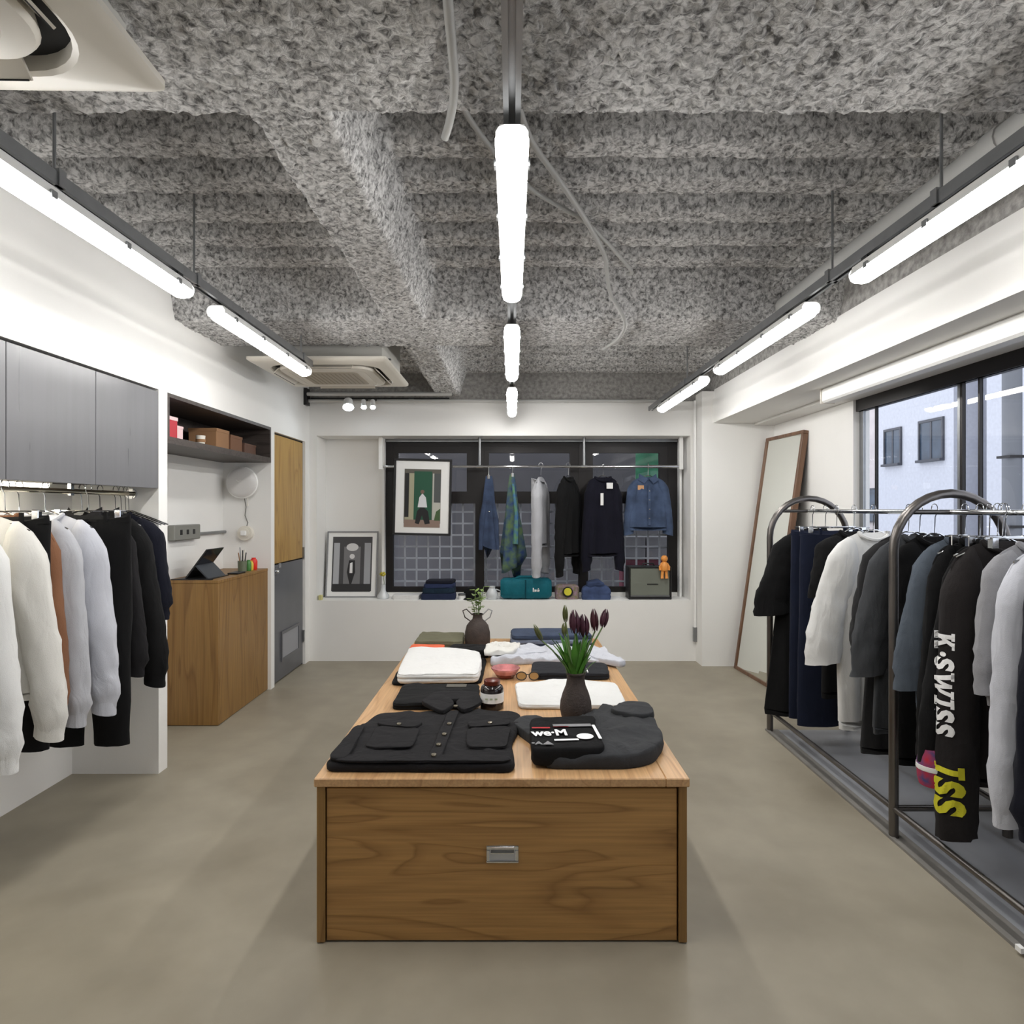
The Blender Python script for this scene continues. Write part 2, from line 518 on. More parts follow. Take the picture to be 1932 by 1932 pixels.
gaps = [(4.462, WYB-0.05, 2.555), (3.635, 4.45, 2.555), (3.474, 3.595, 2.56), (2.58, 3.462, 2.56), (1.48, 2.5, 2.55), (0.28, 1.4, 2.565), (WYA+0.06, 0.2, 2.55)]
for a, b, x in gaps:
    MB().box(x, x+0.005, a, b, RZ0+0.05, RZ1-0.085).build('pane', M_GLASSW, w1)
bl = thing('roller_blind_box', 'white roller blind box running along the soffit above the window', 'blind', (2.15, 0, 2.318))
part('cassette', M_WHITE, bl, [(-0.04, 0.05, -1.3, 4.34, -0.098, 0.0)], b=0.012)
part('end_cap', M_PLASTIC, bl, [(-0.042, 0.052, 4.34, 4.352, -0.1, 0.0)])

w2 = sstruct('window_2', 'dark framed three-bay window in the back wall recess')
ya, yb = 6.60, 6.66
part('frame_head', M_DARKMETAL, w2, [(-1.307, 1.713, ya, yb, 2.15, 2.215)])
part('frame_sill', M_DARKMETAL, w2, [(-1.307, 1.713, ya, yb, 0.636, 0.69)])
for x0, x1 in ((-1.307, -1.235), (-0.38, -0.29), (0.69, 0.79), (1.62, 1.713)):
    part('mullion', M_DARKMETAL, w2, [(x0, x1, ya, yb, 0.69, 2.15)])
bays = ((-1.235, -0.38), (-0.29, 0.69), (0.79, 1.62))
for x0, x1 in bays:
    part('transom', M_DARKMETAL, w2, [(x0, x1, ya, yb, 1.555, 1.68)])
    part('sash', M_DARKMETAL, w2, [(x0, x1, ya+.005, yb-.005, 2.08, 2.15), (x0, x0+.05, ya+.005, yb-.005, 1.68, 2.08), (x1-.09, x1, ya+.005, yb-.005, 1.68, 2.08)])
    MB().box(x0+.05, x1-.09, 6.63, 6.635, 1.68, 2.08).build('pane', M_GLASSW, w2)
    MB().box(x0, x1, 6.63, 6.635, 0.69, 1.555).build('pane', M_GLASSW, w2)
# white jamb liners of the recess
struct(part('trim_3', M_WHITE, None, [(-1.335, -1.307, 6.52, 6.60, 0.596, 2.221), (1.713, 1.735, 6.50, 6.60, 0.596, 2.221)]), 'white jamb strips beside the back window')
struct(part('trim_4', M_STEEL, None, [(-1.307, 1.713, 6.56, 6.60, 2.19, 2.221)]), 'metal head track above the back window')
# lattice outside the back window
gr = thing('lattice_grille', 'metal lattice grille outside the back window', 'grille', (0.2, 6.715, 0.635))
M_LATT = mat('lattice_metal', rgb(196, 196, 198), rough=0.5, metal=0.1)
k = 0
for i in range(25):
    x = -1.45 + i*0.122
    part('bar', M_LATT, gr, [(x-.009, x+.009, -0.012, 0.0, 0.0, 1.04)])
for j in range(8):
    z = 0.10 + j*0.122
    part('bar', M_LATT, gr, [(-1.507, 1.513, 0.0, 0.012, z-.009, z+.009)])
M_OUT = mat('alley_wall', rgb(88, 86, 88), rough=0.9, var=0.12, vscale=2)
ow = thing('alley_building', 'dim grey building wall across the alley behind the back window', 'building', (0, 8.4, -4))
MB().box(-3.6, 3.2, 0, 0.3, 0, 7.5).build('wall', M_OUT, ow)
part('ledge', mat('alley_ledge', rgb(70, 68, 70), rough=0.8), ow, [(-3.6, 3.2, -0.06, 0, 7.3, 7.5)])
MB().box(0.93, 1.62, 0, 0.02, 0, 0.95).build('green_banner', mat('green_banner', rgb(62, 130, 96), rough=0.7, var=0.4, vscale=5), None, loc=(0.55, 7.6, 1.55))
tag(bpy.data.objects['green_banner'], 'green banner hanging outside behind the denim jacket', 'banner')
bn = thing('banner_bracket', 'wall bracket carrying the banner in the alley', 'bracket', (1.1, 7.61, 2.5))
part('bar', M_DARKMETAL, bn, [(0.35, 1.1, -0.01, 0.01, 0, 0.03)])
part('arm', M_DARKMETAL, bn, [(0.7, 0.73, 0, 0.79, 0, 0.03)])
# crates stacked outside behind the lattice
M_CRW = mat('pale_crate', rgb(160, 158, 160), rough=0.7, var=0.1); M_CRR = mat('maroon_crate', rgb(120, 62, 74), rough=0.7, var=0.15)
for r in range(5):
    for c in range(3):
        mm = M_CRW if r >= 3 else M_CRR
        nm = 'pale crate' if r >= 3 else 'maroon crate'
        o = MB().box(-0.13, 0.13, -0.1, 0.1, 0, 0.128, b=0.008).build('bottle_crate', mm, None, loc=(1.35 + c*0.27, 7.15, 0.55 + r*0.129))
        tag(o, '%s %s of the stack outside the back window, %s row from its foot' % (('leftmost', 'middle', 'rightmost')[c], nm, ('first', 'second', 'third', 'fourth', 'fifth')[r]), 'crate', 'crates stacked outside the back window')
cs = thing('crate_stand', 'grey stand under the crates outside the back window', 'stand', (1.62, 7.15, -0.5))
part('top', M_OUT, cs, [(-0.45, 0.45, -0.15, 0.15, 1.0, 1.05)])
part('body', M_OUT, cs, [(-0.4, 0.4, -0.12, 0.12, -3.5, 1.0)])

# ---------------------------------------------------------------- buildings outside the right window
M_TILE = mat('blue_grey_tile', rgb(206, 208, 216), rough=0.6, var=0.06, vscale=14, bump=0.1, bscale=30)
M_PINK = mat('pink_beige_tile', rgb(216, 206, 204), rough=0.7, var=0.06, vscale=3)
M_OWIN = mat('outside_window_glass', rgb(66, 80, 96), rough=0.15, var=0.3, vscale=2)
M_OFR = mat('outside_window_frame', rgb(70, 72, 80), rough=0.5)
def building(name, label, x, y0, y1, m, wins, depth=5.0):
    b = thing(name, label, 'building', (x, y0, -4))
    MB().box(0, depth, 0, y1-y0, 0, 12).build('wall', m, b)
    for a, c, z0, z1 in wins:
        wfr = part('window', M_OFR, b, [(-0.05, 0.02, a-y0-.05, c-y0+.05, z1+4, z1+4.06), (-0.05, 0.02, a-y0-.05, a-y0, z0+4, z1+4), (-0.05, .02, c-y0, c-y0+.05, z0+4, z1+4),
                                        (-0.12, .02, a-y0-.05, c-y0+.05, z0+3.94, z0+4)])
        part('pane', M_OWIN, wfr, [(-0.02, -0.01, a-y0, c-y0, z0+4, z1+4)])
        part('pane_bar', M_OFR, wfr, [(-0.03, -0.01, (a+c)/2-y0-.03, (a+c)/2-y0+.03, z0+4, z1+4)])
    return b
building('tiled_building', 'blue-grey tiled building with two dark windows seen through the right window', 10, 14.4, 17.4, M_TILE,
         [(16.35, 17.0, 2.68, 3.55), (14.75, 15.55, 2.68, 3.58), (16.35, 17.0, -0.4, 0.6), (14.75, 15.55, -0.4, 0.6), (14.75, 15.55, 5.6, 6.6)])
nb = building('corner_building', 'pale blue-grey building beside a grey pole seen at the edge of the right window', 10, 7.5, 13.4, M_TILE,
         [(9.6, 10.9, 1.9, 3.9), (9.6, 10.9, -1.2, 0.6)])
building('pink_building', 'pink-beige building with grey-green windows seen in the gap between the tiled buildings', 15, 14.0, 32, M_PINK,
         [(19.0, 20.6, 3.2, 4.4), (19.0, 20.6, 1.1, 1.9), (24.2, 25.4, 3.3, 4.6), (26.0, 27.4, 1.0, 2.3), (22, 23, 3.2, 4.6)])
po = thing('street_pole', 'grey utility pole standing outside the right window', 'pole', (7.9, 10.05, -4))
MB().cyl((0, 0, 0), (0, 0, 12), 0.13, 14).build('pole', mat('pole_grey', rgb(120, 122, 126), rough=0.7), po, smooth=True)
part('band', M_DARKMETAL, po, [(-0.14, 0.14, -0.14, 0.14, 6.3, 6.34), (-0.14, 0.14, -0.14, 0.14, 5.2, 5.24)])
struct(MB().box(2.7, 40, -10, 60, -4.1, -4).build('ground_outside', mat('asphalt', rgb(96, 96, 98), rough=0.9, var=0.1)), 'street below the window')

# ---------------------------------------------------------------- strip lights and their rails
M_DIFF = mat('lit_diffuser', rgb(250, 250, 250), rough=0.4, emit=(1.0, 0.985, 0.96, 1), estr=TUBE_POWER)
M_CAP = mat('lit_end_cap', rgb(250, 250, 250), rough=0.4, emit=(1.0, 0.985, 0.96, 1), estr=0.5)
def rail(name, x, y0, y1, label, rods):
    r = thing(name, label, 'rail', (x, y0, 2.455))
    L_ = y1 - y0
    m = MB(); m.box(-0.021, 0.021, 0, L_, 0.036, 0.04); m.box(-0.021, -0.018, 0, L_, 0, 0.036); m.box(0.018, 0.021, 0, L_, 0, 0.036)
    m.box(-0.018, -0.008, 0, L_, 0, 0.003); m.box(0.008, 0.018, 0, L_, 0, 0.003); m.box(-0.018, 0.018, 0, L_, 0.02, 0.024)
    m.build('channel', M_STEEL, r)
    for q in rods:
        z = ceil_z(x, q)
        MB().cyl((0, q-y0, 0.03), (0, q-y0, z-2.455), 0.005, 8).build('hanger_rod', M_STEEL, r, smooth=True)
        part('clamp', M_STEEL, r, [(-0.026, 0.026, q-y0-.015, q-y0+.015, 0.0, 0.05)])
rail('light_rail', 0.0, -1.5, 6.1, 'galvanised channel rail carrying the centre row of strip lights', (0.9, 2.9, 4.6, 5.6))
rail('light_rail', -1.36, 1.56, 4.28, 'galvanised channel rail carrying the strip lights along the left wall', (1.89, 2.72, 4.1))
rail('light_rail', 1.35, -1.5, 6.2, 'galvanised channel rail carrying the strip lights along the window side', (1.0, 2.0, 2.68, 4.9))
def strip_light(x, y0, y1, label):
    t = thing('strip_light', label, 'light', (x, y0, 2.40), 0, 'batten strip lights on the ceiling rails')
    Ln = y1 - y0; hw, hd = 0.040, 0.03
    rings = []
    st = [(0.0, .72), (0.012, .9), (0.03, 1)] + [(Ln*i/10, 1) for i in range(1, 10)] + [(Ln-.03, 1), (Ln-.012, .9), (Ln, .7)]
    for y, s in st:
        ring = []
        for j in range(17):
            a = PI + PI*j/16
            ring.append((hw*s*math.cos(a), y, hd*s*1.15*math.sin(a)))
        ring.append((hw*s, y, 0.004)); ring.append((-hw*s, y, 0.004))
        rings.append(ring)
    MB().loft(rings).build('diffuser', M_DIFF, t, smooth=True)
    h = MB()
    h.prism([(-.042, 0.002), (.042, 0.002), (.030, .036), (-.030, .036)], 'y', 0.003, Ln-0.003)
    h.build('housing', M_WHITE, t)
    for y in (0.0, Ln):
        MB().prism([(-.040, 0), (-.040, .014), (-.033, .026), (-.018, .032), (.018, .032), (.033, .026), (.040, .014), (.040, 0), (.034, -.016), (.018, -.025), (-.018, -.025), (-.034, -.016)], 'y', y-.004, y+.004).build('end_cap', M_CAP, t)
    for y in (0.12, Ln*.36, Ln*.64, Ln-.12):
        for s in (-1, 1):
            part('clip', M_STEEL, t, [(s*.041, s*.047, y-.012, y+.012, -.008, .014)])
    for y in (0.24, Ln-.06):
        part('bracket', M_BLACK, t, [(-.016, .016, y-.02, y+.02, .034, .056)])
    return t
LL = 1.27
for i, y in enumerate((1.545, 3.215, 4.885)):
    strip_light(0.0, y, y+1.15, ('nearest and largest strip light of the centre row above the table', 'middle strip light of the centre row', 'smallest strip light of the centre row by the back wall')[i])
for i, y in enumerate((1.37, 2.92)):
    strip_light(-1.36, y, y+LL, ('long strip light above the dark overhead cabinets by the left wall', 'strip light by the left wall in front of the far air conditioner')[i])
for i, y in enumerate((1.20, 2.87, 4.47)):
    strip_light(1.35, y, y+LL, ('nearest strip light above the window side, cut by the picture edge', 'middle strip light of the window side row', 'last strip light of the window side row by the pillar')[i])

# ---------------------------------------------------------------- pipes and conduits
def pipe(name, pts, r, m, label, cat='pipe', collars=()):
    # smooth through the points (Catmull-Rom)
    P = [Vector(p) for p in pts]
    if len(P) > 2:
        Q = []
        for i in range(len(P)-1):
            p0 = P[max(0, i-1)]; p1 = P[i]; p2 = P[i+1]; p3 = P[min(len(P)-1, i+2)]
            for k in range(6):
                t = k/6
                Q.append(0.5*((2*p1)+(p2-p0)*t+(2*p0-5*p1+4*p2-p3)*t*t+(-p0+3*p1-3*p2+p3)*t**3))
        Q.append(P[-1]); P = Q
    if collars:
        t = thing(name, label, cat, tuple(P[0]))
        MB().tube([p-P[0] for p in P], r, 12).build('pipe_run', m, t, smooth=True)
        for a, b in collars:
            MB().cyl(Vector(a)-P[0], Vector(b)-P[0], r*1.12, 14).build('collar', m, t, smooth=True)
        return t
    return tag(MB().tube(P, r, 10).build(name, m, None, smooth=True), label, cat)
pipe('drain_pipe', [(1.6, -1.5, 2.70), (1.6, 3.8, 2.70)], 0.048, M_GREYPIPE, 'thick grey pipe under the ceiling beside the window side lights', collars=[((1.6, 2.05, 2.7), (1.6, 2.12, 2.7))])
pipe('flexible_conduit', [(-0.13, 1.2, 2.58), (-0.138, 1.4, 2.58), (-0.145, 1.6, 2.575), (-0.165, 1.72, 2.565), (-0.19, 1.80, 2.55)], 0.0115, M_GREYPIPE, 'pale flexible conduit ending at the ceiling beam in front of the centre light', 'conduit')
pipe('flexible_conduit', [(-0.17, 1.92, 2.78), (-0.144, 2.14, 2.815), (-0.04, 2.4, 2.815), (.097, 2.64, 2.815), (.325, 2.9, 2.815), (.50, 3.2, 2.815), (.657, 3.5, 2.81), (.65, 3.58, 2.82)], 0.010, M_GREYPIPE, 'thin pale conduit crossing behind the centre light to the ribs', 'conduit')
pipe('flexible_conduit', [(.02, 2.05, 2.80), (.075, 2.28, 2.81), (.199, 2.53, 2.79), (.345, 2.88, 2.79), (.468, 3.23, 2.79), (.515, 3.45, 2.79), (.56, 3.64, 2.74), (.62, 3.685, 2.66), (.67, 3.76, 2.595), (.685, 4.0, 2.59), (.67, 4.15, 2.59), (.62, 4.3, 2.58)], 0.0115, M_GREYPIPE, 'long pale conduit bending down over the second ceiling beam', 'conduit')
pipe('wall_conduit', [(-1.98, 6.16, 2.545), (1.4, 6.16, 2.545)], 0.017, M_CONDUIT, 'steel conduit running along the top of the back wall', 'conduit', collars=[((-1.0, 6.16, 2.545), (-0.95, 6.16, 2.545)), ((0.5, 6.16, 2.545), (0.55, 6.16, 2.545))])
pipe('wall_conduit', [(-1.98, 6.12, 2.605), (-0.58, 6.12, 2.605)], 0.02, M_CONDUIT, 'short upper steel conduit below the far air conditioner', 'conduit')
part('conduit_bracket', M_BLACK, None, [(-2.0, -1.97, 6.10, 6.2, 2.50, 2.66)])
tag(bpy.data.objects['conduit_bracket'], 'black bracket holding the conduits in the back left corner', 'bracket')
t = pipe('wall_pipe', [(1.795, 6.235, 0.2), (1.795, 6.235, 2.56)], 0.014, M_WHITE, 'thin white vertical pipe between back wall and pillar', collars=[((1.795, 6.235, 1.24), (1.795, 6.235, 1.27))])
part('sleeve', M_STEEL, t, [(-0.018, 0.018, -0.018, 0.018, 0.0, 0.14)])
# spot track near the back left corner
tr = thing('spot_track', 'black spotlight track on the back wall below the air conditioner', 'track', (-1.96, 6.20, 2.55))
part('track', M_BLACK, tr, [(0, 1.35, -0.02, 0.02, 0.0, 0.03)])
def spot(x, z, r, label, lit):
    t = thing('spotlight', label, 'spotlight', (x, 6.0, z), 0, 'spotlights at the back wall')
    m = MB(); d = Vector((0.15, -0.55, -0.8)).normalized()
    m.cyl(Vector((0, 0, 0.045)), Vector((0, 0, 0.045)) + d*0.085, r*0.8, 18, r)
    m.build('head', M_WHITE, t, smooth=True)
    c = Vector((0, 0, 0.045)) + d*0.086
    MB().cyl(c, c + d*0.004, r*0.86, 18).build('lens', lit, t, smooth=True)
    MB().cyl((0, 0, 0.05), (0, 0.20, 0.085), 0.011, 8).build('stem', M_BLACK, t, smooth=True)
M_SPOT = mat('lit_spot_lens', rgb(255, 255, 255), emit=(0.85, 0.93, 1, 1), estr=30)
spot(-1.545, 2.475, 0.052, 'larger lit spotlight nearest the back left corner', M_SPOT)
spot(-1.40, 2.475, 0.026, 'small lit spotlight second from the back left corner', M_SPOT)
spot(-1.315, 2.475, 0.026, 'small lit spotlight third from the back left corner', M_SPOT)

# ---------------------------------------------------------------- ceiling air conditioners
M_LOUV = mat('louver_plastic', rgb(206, 200, 188), rough=0.45); M_SLOT = mat('dark_slot', rgb(26, 26, 26), rough=0.8)
M_GRSLOT = mat('grille_gap', rgb(150, 142, 126), rough=0.8)
M_GRILL = mat('intake_grille', rgb(172, 163, 146), rough=0.6)
def cassette(x0, y0, label, rz=0.0, ztop=2.88, yb0=0.16, far=False):
    S = 0.95
    t = thing('air_conditioner', label, 'air conditioner', (x0+S/2, y0+S/2, 2.5), rz)
    h = S/2
    # square frame panel with a bevelled rim, an opening of rounded outline in the middle
    def rr(hs, r, z, n=8):
        pts = []
        for cx, cy, a0 in ((hs-r, hs-r, 0), (-hs+r, hs-r, PI/2), (-hs+r, -hs+r, PI), (hs-r, -hs+r, 3*PI/2)):
            for k in range(n+1):
                a = a0 + PI/2*k/n
                pts.append((cx + r*math.cos(a), cy + r*math.sin(a), z))
        return pts
    m = MB()
    m.loft([rr(h-.02, .02, .035), rr(h, .02, .03), rr(h, .02, .014), rr(h-.012, .02, 0.004), rr(h-.03, .02, 0.0), rr(h-.082, .17, -.010), rr(h-.092, .165, -.004), rr(h-.094, .16, .03)], True, False)
    m.build('panel', M_PLASTIC, t, smooth=True, angle=30)
    m = MB(); m.loft([rr(h-.095, .15, .034), rr(h-.095, .15, .03)]); m.build('recess', M_SLOT, t)
    m = MB()
    m.loft([rr(h-.15, .12, .028), rr(h-.142, .125, -.004), rr(h-.15, .12, -.018), rr(h-.20, .085, -.022), rr(h-.203, .083, -.019), rr(h-.206, .08, -.022), rr(h-.27, .03, -.024)], True, True)
    m.build('intake_frame', M_PLASTIC, t, smooth=True, angle=30)
    m = MB(); m.loft([rr(h-.262, .03, -.020), rr(h-.262, .03, -.0262), rr(h-.266, .03, -.0272)]); gi = m.build('intake_grille', M_GRILL, t)
    for k in range(12):
        x = -0.176 + 0.032*k
        part('grille_slot', M_GRSLOT, gi, [(x-.004, x+.004, -.18, .18, -.0278, -.0272)])
    for k in range(4):
        a = k*PI/2
        m = MB(); m.prism([(-.020, .006), (.020, -.030), (.025, -.026), (-.015, .011)], 'y', -.22, .22)
        o = m.build('louver', M_LOUV, t)
        o.location = (math.cos(a)*(h-.118), math.sin(a)*(h-.118), 0.0); o.rotation_euler = (0, 0, a)
        part('slot_line', M_SLOT, o, [(.017, .0195, -.215, .215, -.0315, -.0285)])
    part('body', mat('ac_body_steel', rgb(196, 194, 188), rough=0.5), t, [(-h+.06, h-.06, -h+yb0, h-.07, .034, ztop-2.5)])
    for sx in (-1, 1):
        part('hanging_lug', M_STEEL, t, [(sx*(h-.06), sx*(h-.01), -h+yb0+.05, -h+yb0+.09, .06, .065)])
    return t
cassette(-1.80, 4.29, 'ceiling air conditioner near the back wall beside the door', 0, 2.86, 0.16)
cassette(-1.775, 0.585, 'large ceiling air conditioner cut by the top corner of the picture', math.radians(1.2), 2.84, 0.06)

# ---------------------------------------------------------------- door
d1 = sstruct('door_1', 'narrow door with an oak upper leaf and dark grey lower leaf', (-2.02, 5.355, 0))
M_DOORG = mat('dark_grey_door', rgb(92, 93, 98), rough=0.35, var=0.05)
part('door_leaf', M_OAKDOOR, d1, [(-0.035, 0.0, 0.015, 0.78, 1.03, 2.135)], b=0.003)
lo = part('door_leaf', M_DOORG, d1, [(-0.035, 0.0, 0.015, 0.78, 0.012, 1.018)], b=0.003)
part('frame', M_BLACK, d1, [(-0.06, -0.02, 0.0, 0.012, 0, 2.15), (-0.06, -0.005, 0.783, 0.795, 0, 2.15), (-0.06, -0.02, 0.0, 0.795, 2.138, 2.15), (-0.09, -0.04, 0, 0.79, 0, 2.14)])
v = part('vent_frame', M_DOORG, lo, [(0, .012, .2, .66, .40, .425), (0, .012, .2, .66, .165, .19), (0, .012, .2, .22, .19, .40), (0, .012, .64, .66, .19, .40)])
part('vent_panel', mat('vent_light_grey', rgb(150, 151, 156), rough=0.5), lo, [(0.001, .005, .22, .64, .19, .40)])
for z in (0.22, 1.02):
    part('hinge', M_STEEL, d1, [(-0.005, .016, .772, .797, z, z+.11)])
part('lock_plate', M_CHROME, d1, [(0, .008, .05, .09, .93, 1.0), (0, .008, .13, .19, .99, 1.03)])
MB().sphere((0.02, 0.07, 0.965), 0.016).build('knob', M_CHROME, d1, smooth=True)

# ---------------------------------------------------------------- niche: dark shelf box, counter, wares
sh = thing('shelf_box', 'dark stained open shelf box above the counter', 'shelf', (-2.4, 3.69, 1.883))
part('bottom_board', M_DARKWOOD, sh, [(0, .4, 0, 1.59, 0, .04)])
part('top_board', M_DARKWOOD, sh, [(0, .4, 0, 1.59, .27, .293)])
part('side_board', M_DARKWOOD, sh, [(0, .4, 1.565, 1.59, .04, .27)])
part('side_board', M_DARKWOOD, sh, [(0, .4, 0, .025, .04, .27)])
part('back_board', M_DARKWOOD, sh, [(0, .015, .025, 1.565, .04, .27)])
def carton(name, y, wdt, hgt, dep, m, label, lid=None):
    t = thing(name, label, 'box', (-2.2, y, 1.923))
    part('carton', m, t, [(-dep/2, dep/2, -wdt/2, wdt/2, 0, hgt)], b=.003)
    part('flap', lid or m, t, [(-dep/2-.002, dep/2+.002, -wdt/2-.002, wdt/2+.002, hgt*.86, hgt+.002)])
    return t
M_RED = mat('red_print', rgb(178, 40, 52), rough=0.5); M_REDW = mat('pink_white_paper', rgb(226, 196, 196), rough=0.6)
c = carton('red_carton', 3.86, 0.19, 0.14, 0.24, M_RED, 'red carton with white panel at the near end of the dark shelf', M_REDW)
part('label_panel', M_WHITE, c, [(.12, .122, -.07, .0, .02, .1), (-.08, .02, -.0965, -.095, .02, .1)])
carton('brown_carton', 4.62, 0.2, 0.15, 0.2, M_CARD, 'tall brown carton in the middle of the dark shelf')
carton('brown_carton', 4.85, 0.2, 0.13, 0.2, mat('dark_card', rgb(120, 84, 60), rough=0.8), 'darker brown carton beside the tall one on the dark shelf')
carton('brown_carton', 5.08, 0.22, 0.09, 0.22, mat('low_card', rgb(98, 70, 56), rough=0.8), 'low brown carton at the far end of the dark shelf')
carton('red_carton', 4.03, 0.1, 0.1, 0.18, M_REDW, 'small pale pink carton beside the red one on the dark shelf')
t = thing('shelf_cup', 'small cream cup with brown band on the dark shelf', 'cup', (-2.12, 4.33, 1.923))
MB().lathe([(.02, 0), (.026, .01), (.03, .075), (.027, .075), (.022, .012)]).build('cup', M_PLASTIC, t, smooth=True)
MB().lathe([(.0285, .03), (.0305, .03), (.031, .05), (.029, .05)]).build('band', M_CARD, t, smooth=True)
t = thing('teal_tin', 'dark teal tin behind the red carton on the dark shelf', 'tin', (-2.2, 3.88, 2.065))
MB().lathe([(.05, 0), (.05, .035)]).build('tin', mat('dark_teal', rgb(40, 82, 82), rough=0.4), t, smooth=True)
MB().lathe([(.052, .035), (.052, .05), (.045, .053)]).build('lid', mat('dark_teal2', rgb(60, 110, 106), rough=0.4), t, smooth=True)

ct = thing('shop_counter', 'tall oak shop counter standing in the left wall niche', 'counter', (-2.4, 4.39, 0))
part('front_panel', M_OAKV, ct, [(.352, .372, .02, .89, 0.004, .985)], b=.002)
part('side_panel', M_OAKV, ct, [(0.002, .372, 0, .02, 0.004, .985)], b=.002)
part('counter_top', M_OAKV, ct, [(0.002, .374, -.002, .89, .985, 1.006)], b=.002)
part('back_panel', M_OAKV, ct, [(0.002, .02, .02, .89, 0.004, .985)])
ZC = 1.006
t = thing('tablet', 'black tablet leaning on its folding case on the oak counter', 'tablet', (-2.2, 4.55, ZC), 0)
M_SCREEN = mat('dark_screen', rgb(30, 32, 38), rough=0.12)
q = MB(); q.prism([(-.09, .008), (.06, .21), (.068, .207), (-.08, .004)], 'y', -.10, .16); q.build('screen_case', M_BLACK, t)
q = MB(); q.prism([(-.083, .006), (.066, .206), (.0685, .2045), (-.0805, .0045)], 'y', -.09, .15); q.build('screen', M_SCREEN, t)
q = MB(); q.prism([(-.02, .095), (-.012, .10), (.078, .004), (.066, .004)], 'y', -.10, .16); q.build('kickstand', mat('case_grey', rgb(56, 60, 66), rough=0.6), t)
part('case_base', M_BLACK, t, [(-.13, .10, -.12, .17, 0, .006)])
o = part('counter_mat', M_BLACK, None, [(-2.36, -2.08, 4.40, 4.425, ZC, ZC+.006)]); tag(o, 'flat black mat strip at the near edge of the oak counter', 'mat')
t = thing('pen_pot', 'small grey pot of pens and scissors on the oak counter', 'pen pot', (-2.12, 5.0, ZC))
MB().lathe([(.03, 0), (.032, .0), (.034, .085), (.03, .085), (.028, .01)]).build('pot', mat('pot_grey_green', rgb(104, 112, 90), rough=0.5), t, smooth=True)
for i in range(5):
    a = i*1.3
    MB().cyl((.01*math.cos(a), .01*math.sin(a), .012), (.03*math.cos(a), .03*math.sin(a), .15+.02*(i % 3)), .004, 6).build('pen', (M_BLACK, M_PLASTIC, M_STEEL, M_CARD, M_BLACK)[i], t)
for nm, y, cc, hh, lb in (('green_bottle', 5.07, (72, 130, 66), .075, 'small green bottle beside the pen pot'), ('yellow_bottle', 5.115, (214, 190, 70), .065, 'small yellow bottle between green and red ones'), ('red_cup', 5.17, (222, 44, 30), .085, 'bright red cup at the far end of the oak counter')):
    t = thing(nm, lb, nm.split('_')[1], (-2.10, y, ZC))
    r = .028 if 'cup' in nm else .02
    MB().lathe([(r*.9, 0), (r, .005), (r*1.05, hh*.8), (r*.8, hh)]).build('body', mat(nm, rgb(*cc), rough=0.4), t, smooth=True)
    MB().lathe([(r*.6, hh), (r*.6, hh+.012)]).build('cap', mat(nm, rgb(*cc)), t, smooth=True)
o = part('card_tray', M_BLACK, None, [(-2.14, -2.06, 4.78, 4.92, ZC, ZC+.012)], b=.003); tag(o, 'low black card tray on the oak counter beside the tablet', 'tray')
# round unlit wall lamp on the far side wall of the niche
t = thing('round_wall_lamp', 'round white unlit wall lamp with a pull cord below the dark shelf', 'lamp', (-2.215, 5.28, 1.715), 0.0)
o = MB().lathe([(.06, 0), (.065, .03), (.10, .045), (.128, .05), (.132, .062), (.126, .074)], seg=36).build('base_ring', M_WHITE, t, smooth=True); o.rotation_euler = (PI/2, 0, 0)
o = MB().lathe([(.124, .072), (.118, .082), (.09, .094), (.05, .101), (.002, .103)], seg=36).build('shade', mat('opal_shade', rgb(214, 212, 210), rough=0.35), t, smooth=True); o.rotation_euler = (PI/2, 0, 0)
o = MB().tube([(-.03, .02, .1015), (-.012, .004, .104), (.0, .012, .104), (.012, .02, .1035)], .003, 6).build('pull_switch', M_WHITE, t, smooth=True); o.rotation_euler = (PI/2, 0, 0)
MB().tube([(.0, -.012, -.13), (.012, -.012, -.2), (.004, -.012, -.27), (.03, -.02, -.33), (.02, -.045, -.40)], .004, 6).build('cord', mat('cord_grey', rgb(120, 118, 114), rough=0.6), t, smooth=True)
MB().tube([(.04, -.05, -.12), (.042, -.05, -.17), (.042, -.05, -.19)], [.003, .003, .007], 6).build('pull_cord', M_PLASTIC, t, smooth=True)
t = thing('socket_box', 'grey three-socket box on the niche wall with conduit', 'socket', (-2.4, 4.62, 1.33))
M_SOCK = mat('socket_grey', rgb(128, 128, 122), rough=0.5)
part('box', M_SOCK, t, [(0, .05, -.19, .18, -.055, .055)], b=.006)
for k in range(3):
    part('outlet', M_BLACK, t, [(.05, .052, -.10+.09*k-.015, -.10+.09*k+.015, -.015, .02)])
MB().cyl((.02, .18, -.02), (.02, .655, -.02), .012, 10).build('conduit', M_STEEL, t, smooth=True)
t = thing('round_socket', 'round cream socket below the round wall lamp', 'socket', (-2.2, 5.28, 1.30))
MB().cyl((0, 0, 0), (0, -.05, 0), .06, 20).build('body', M_PLASTIC, t, smooth=True)
MB().cyl((0, -.05, 0), (0, -.058, 0), .04, 16).build('face', M_PLASTIC, t, smooth=True)
part('plug', M_WHITE, t, [(-.02, .02, -.085, -.058, -.02, .02)], b=.004)

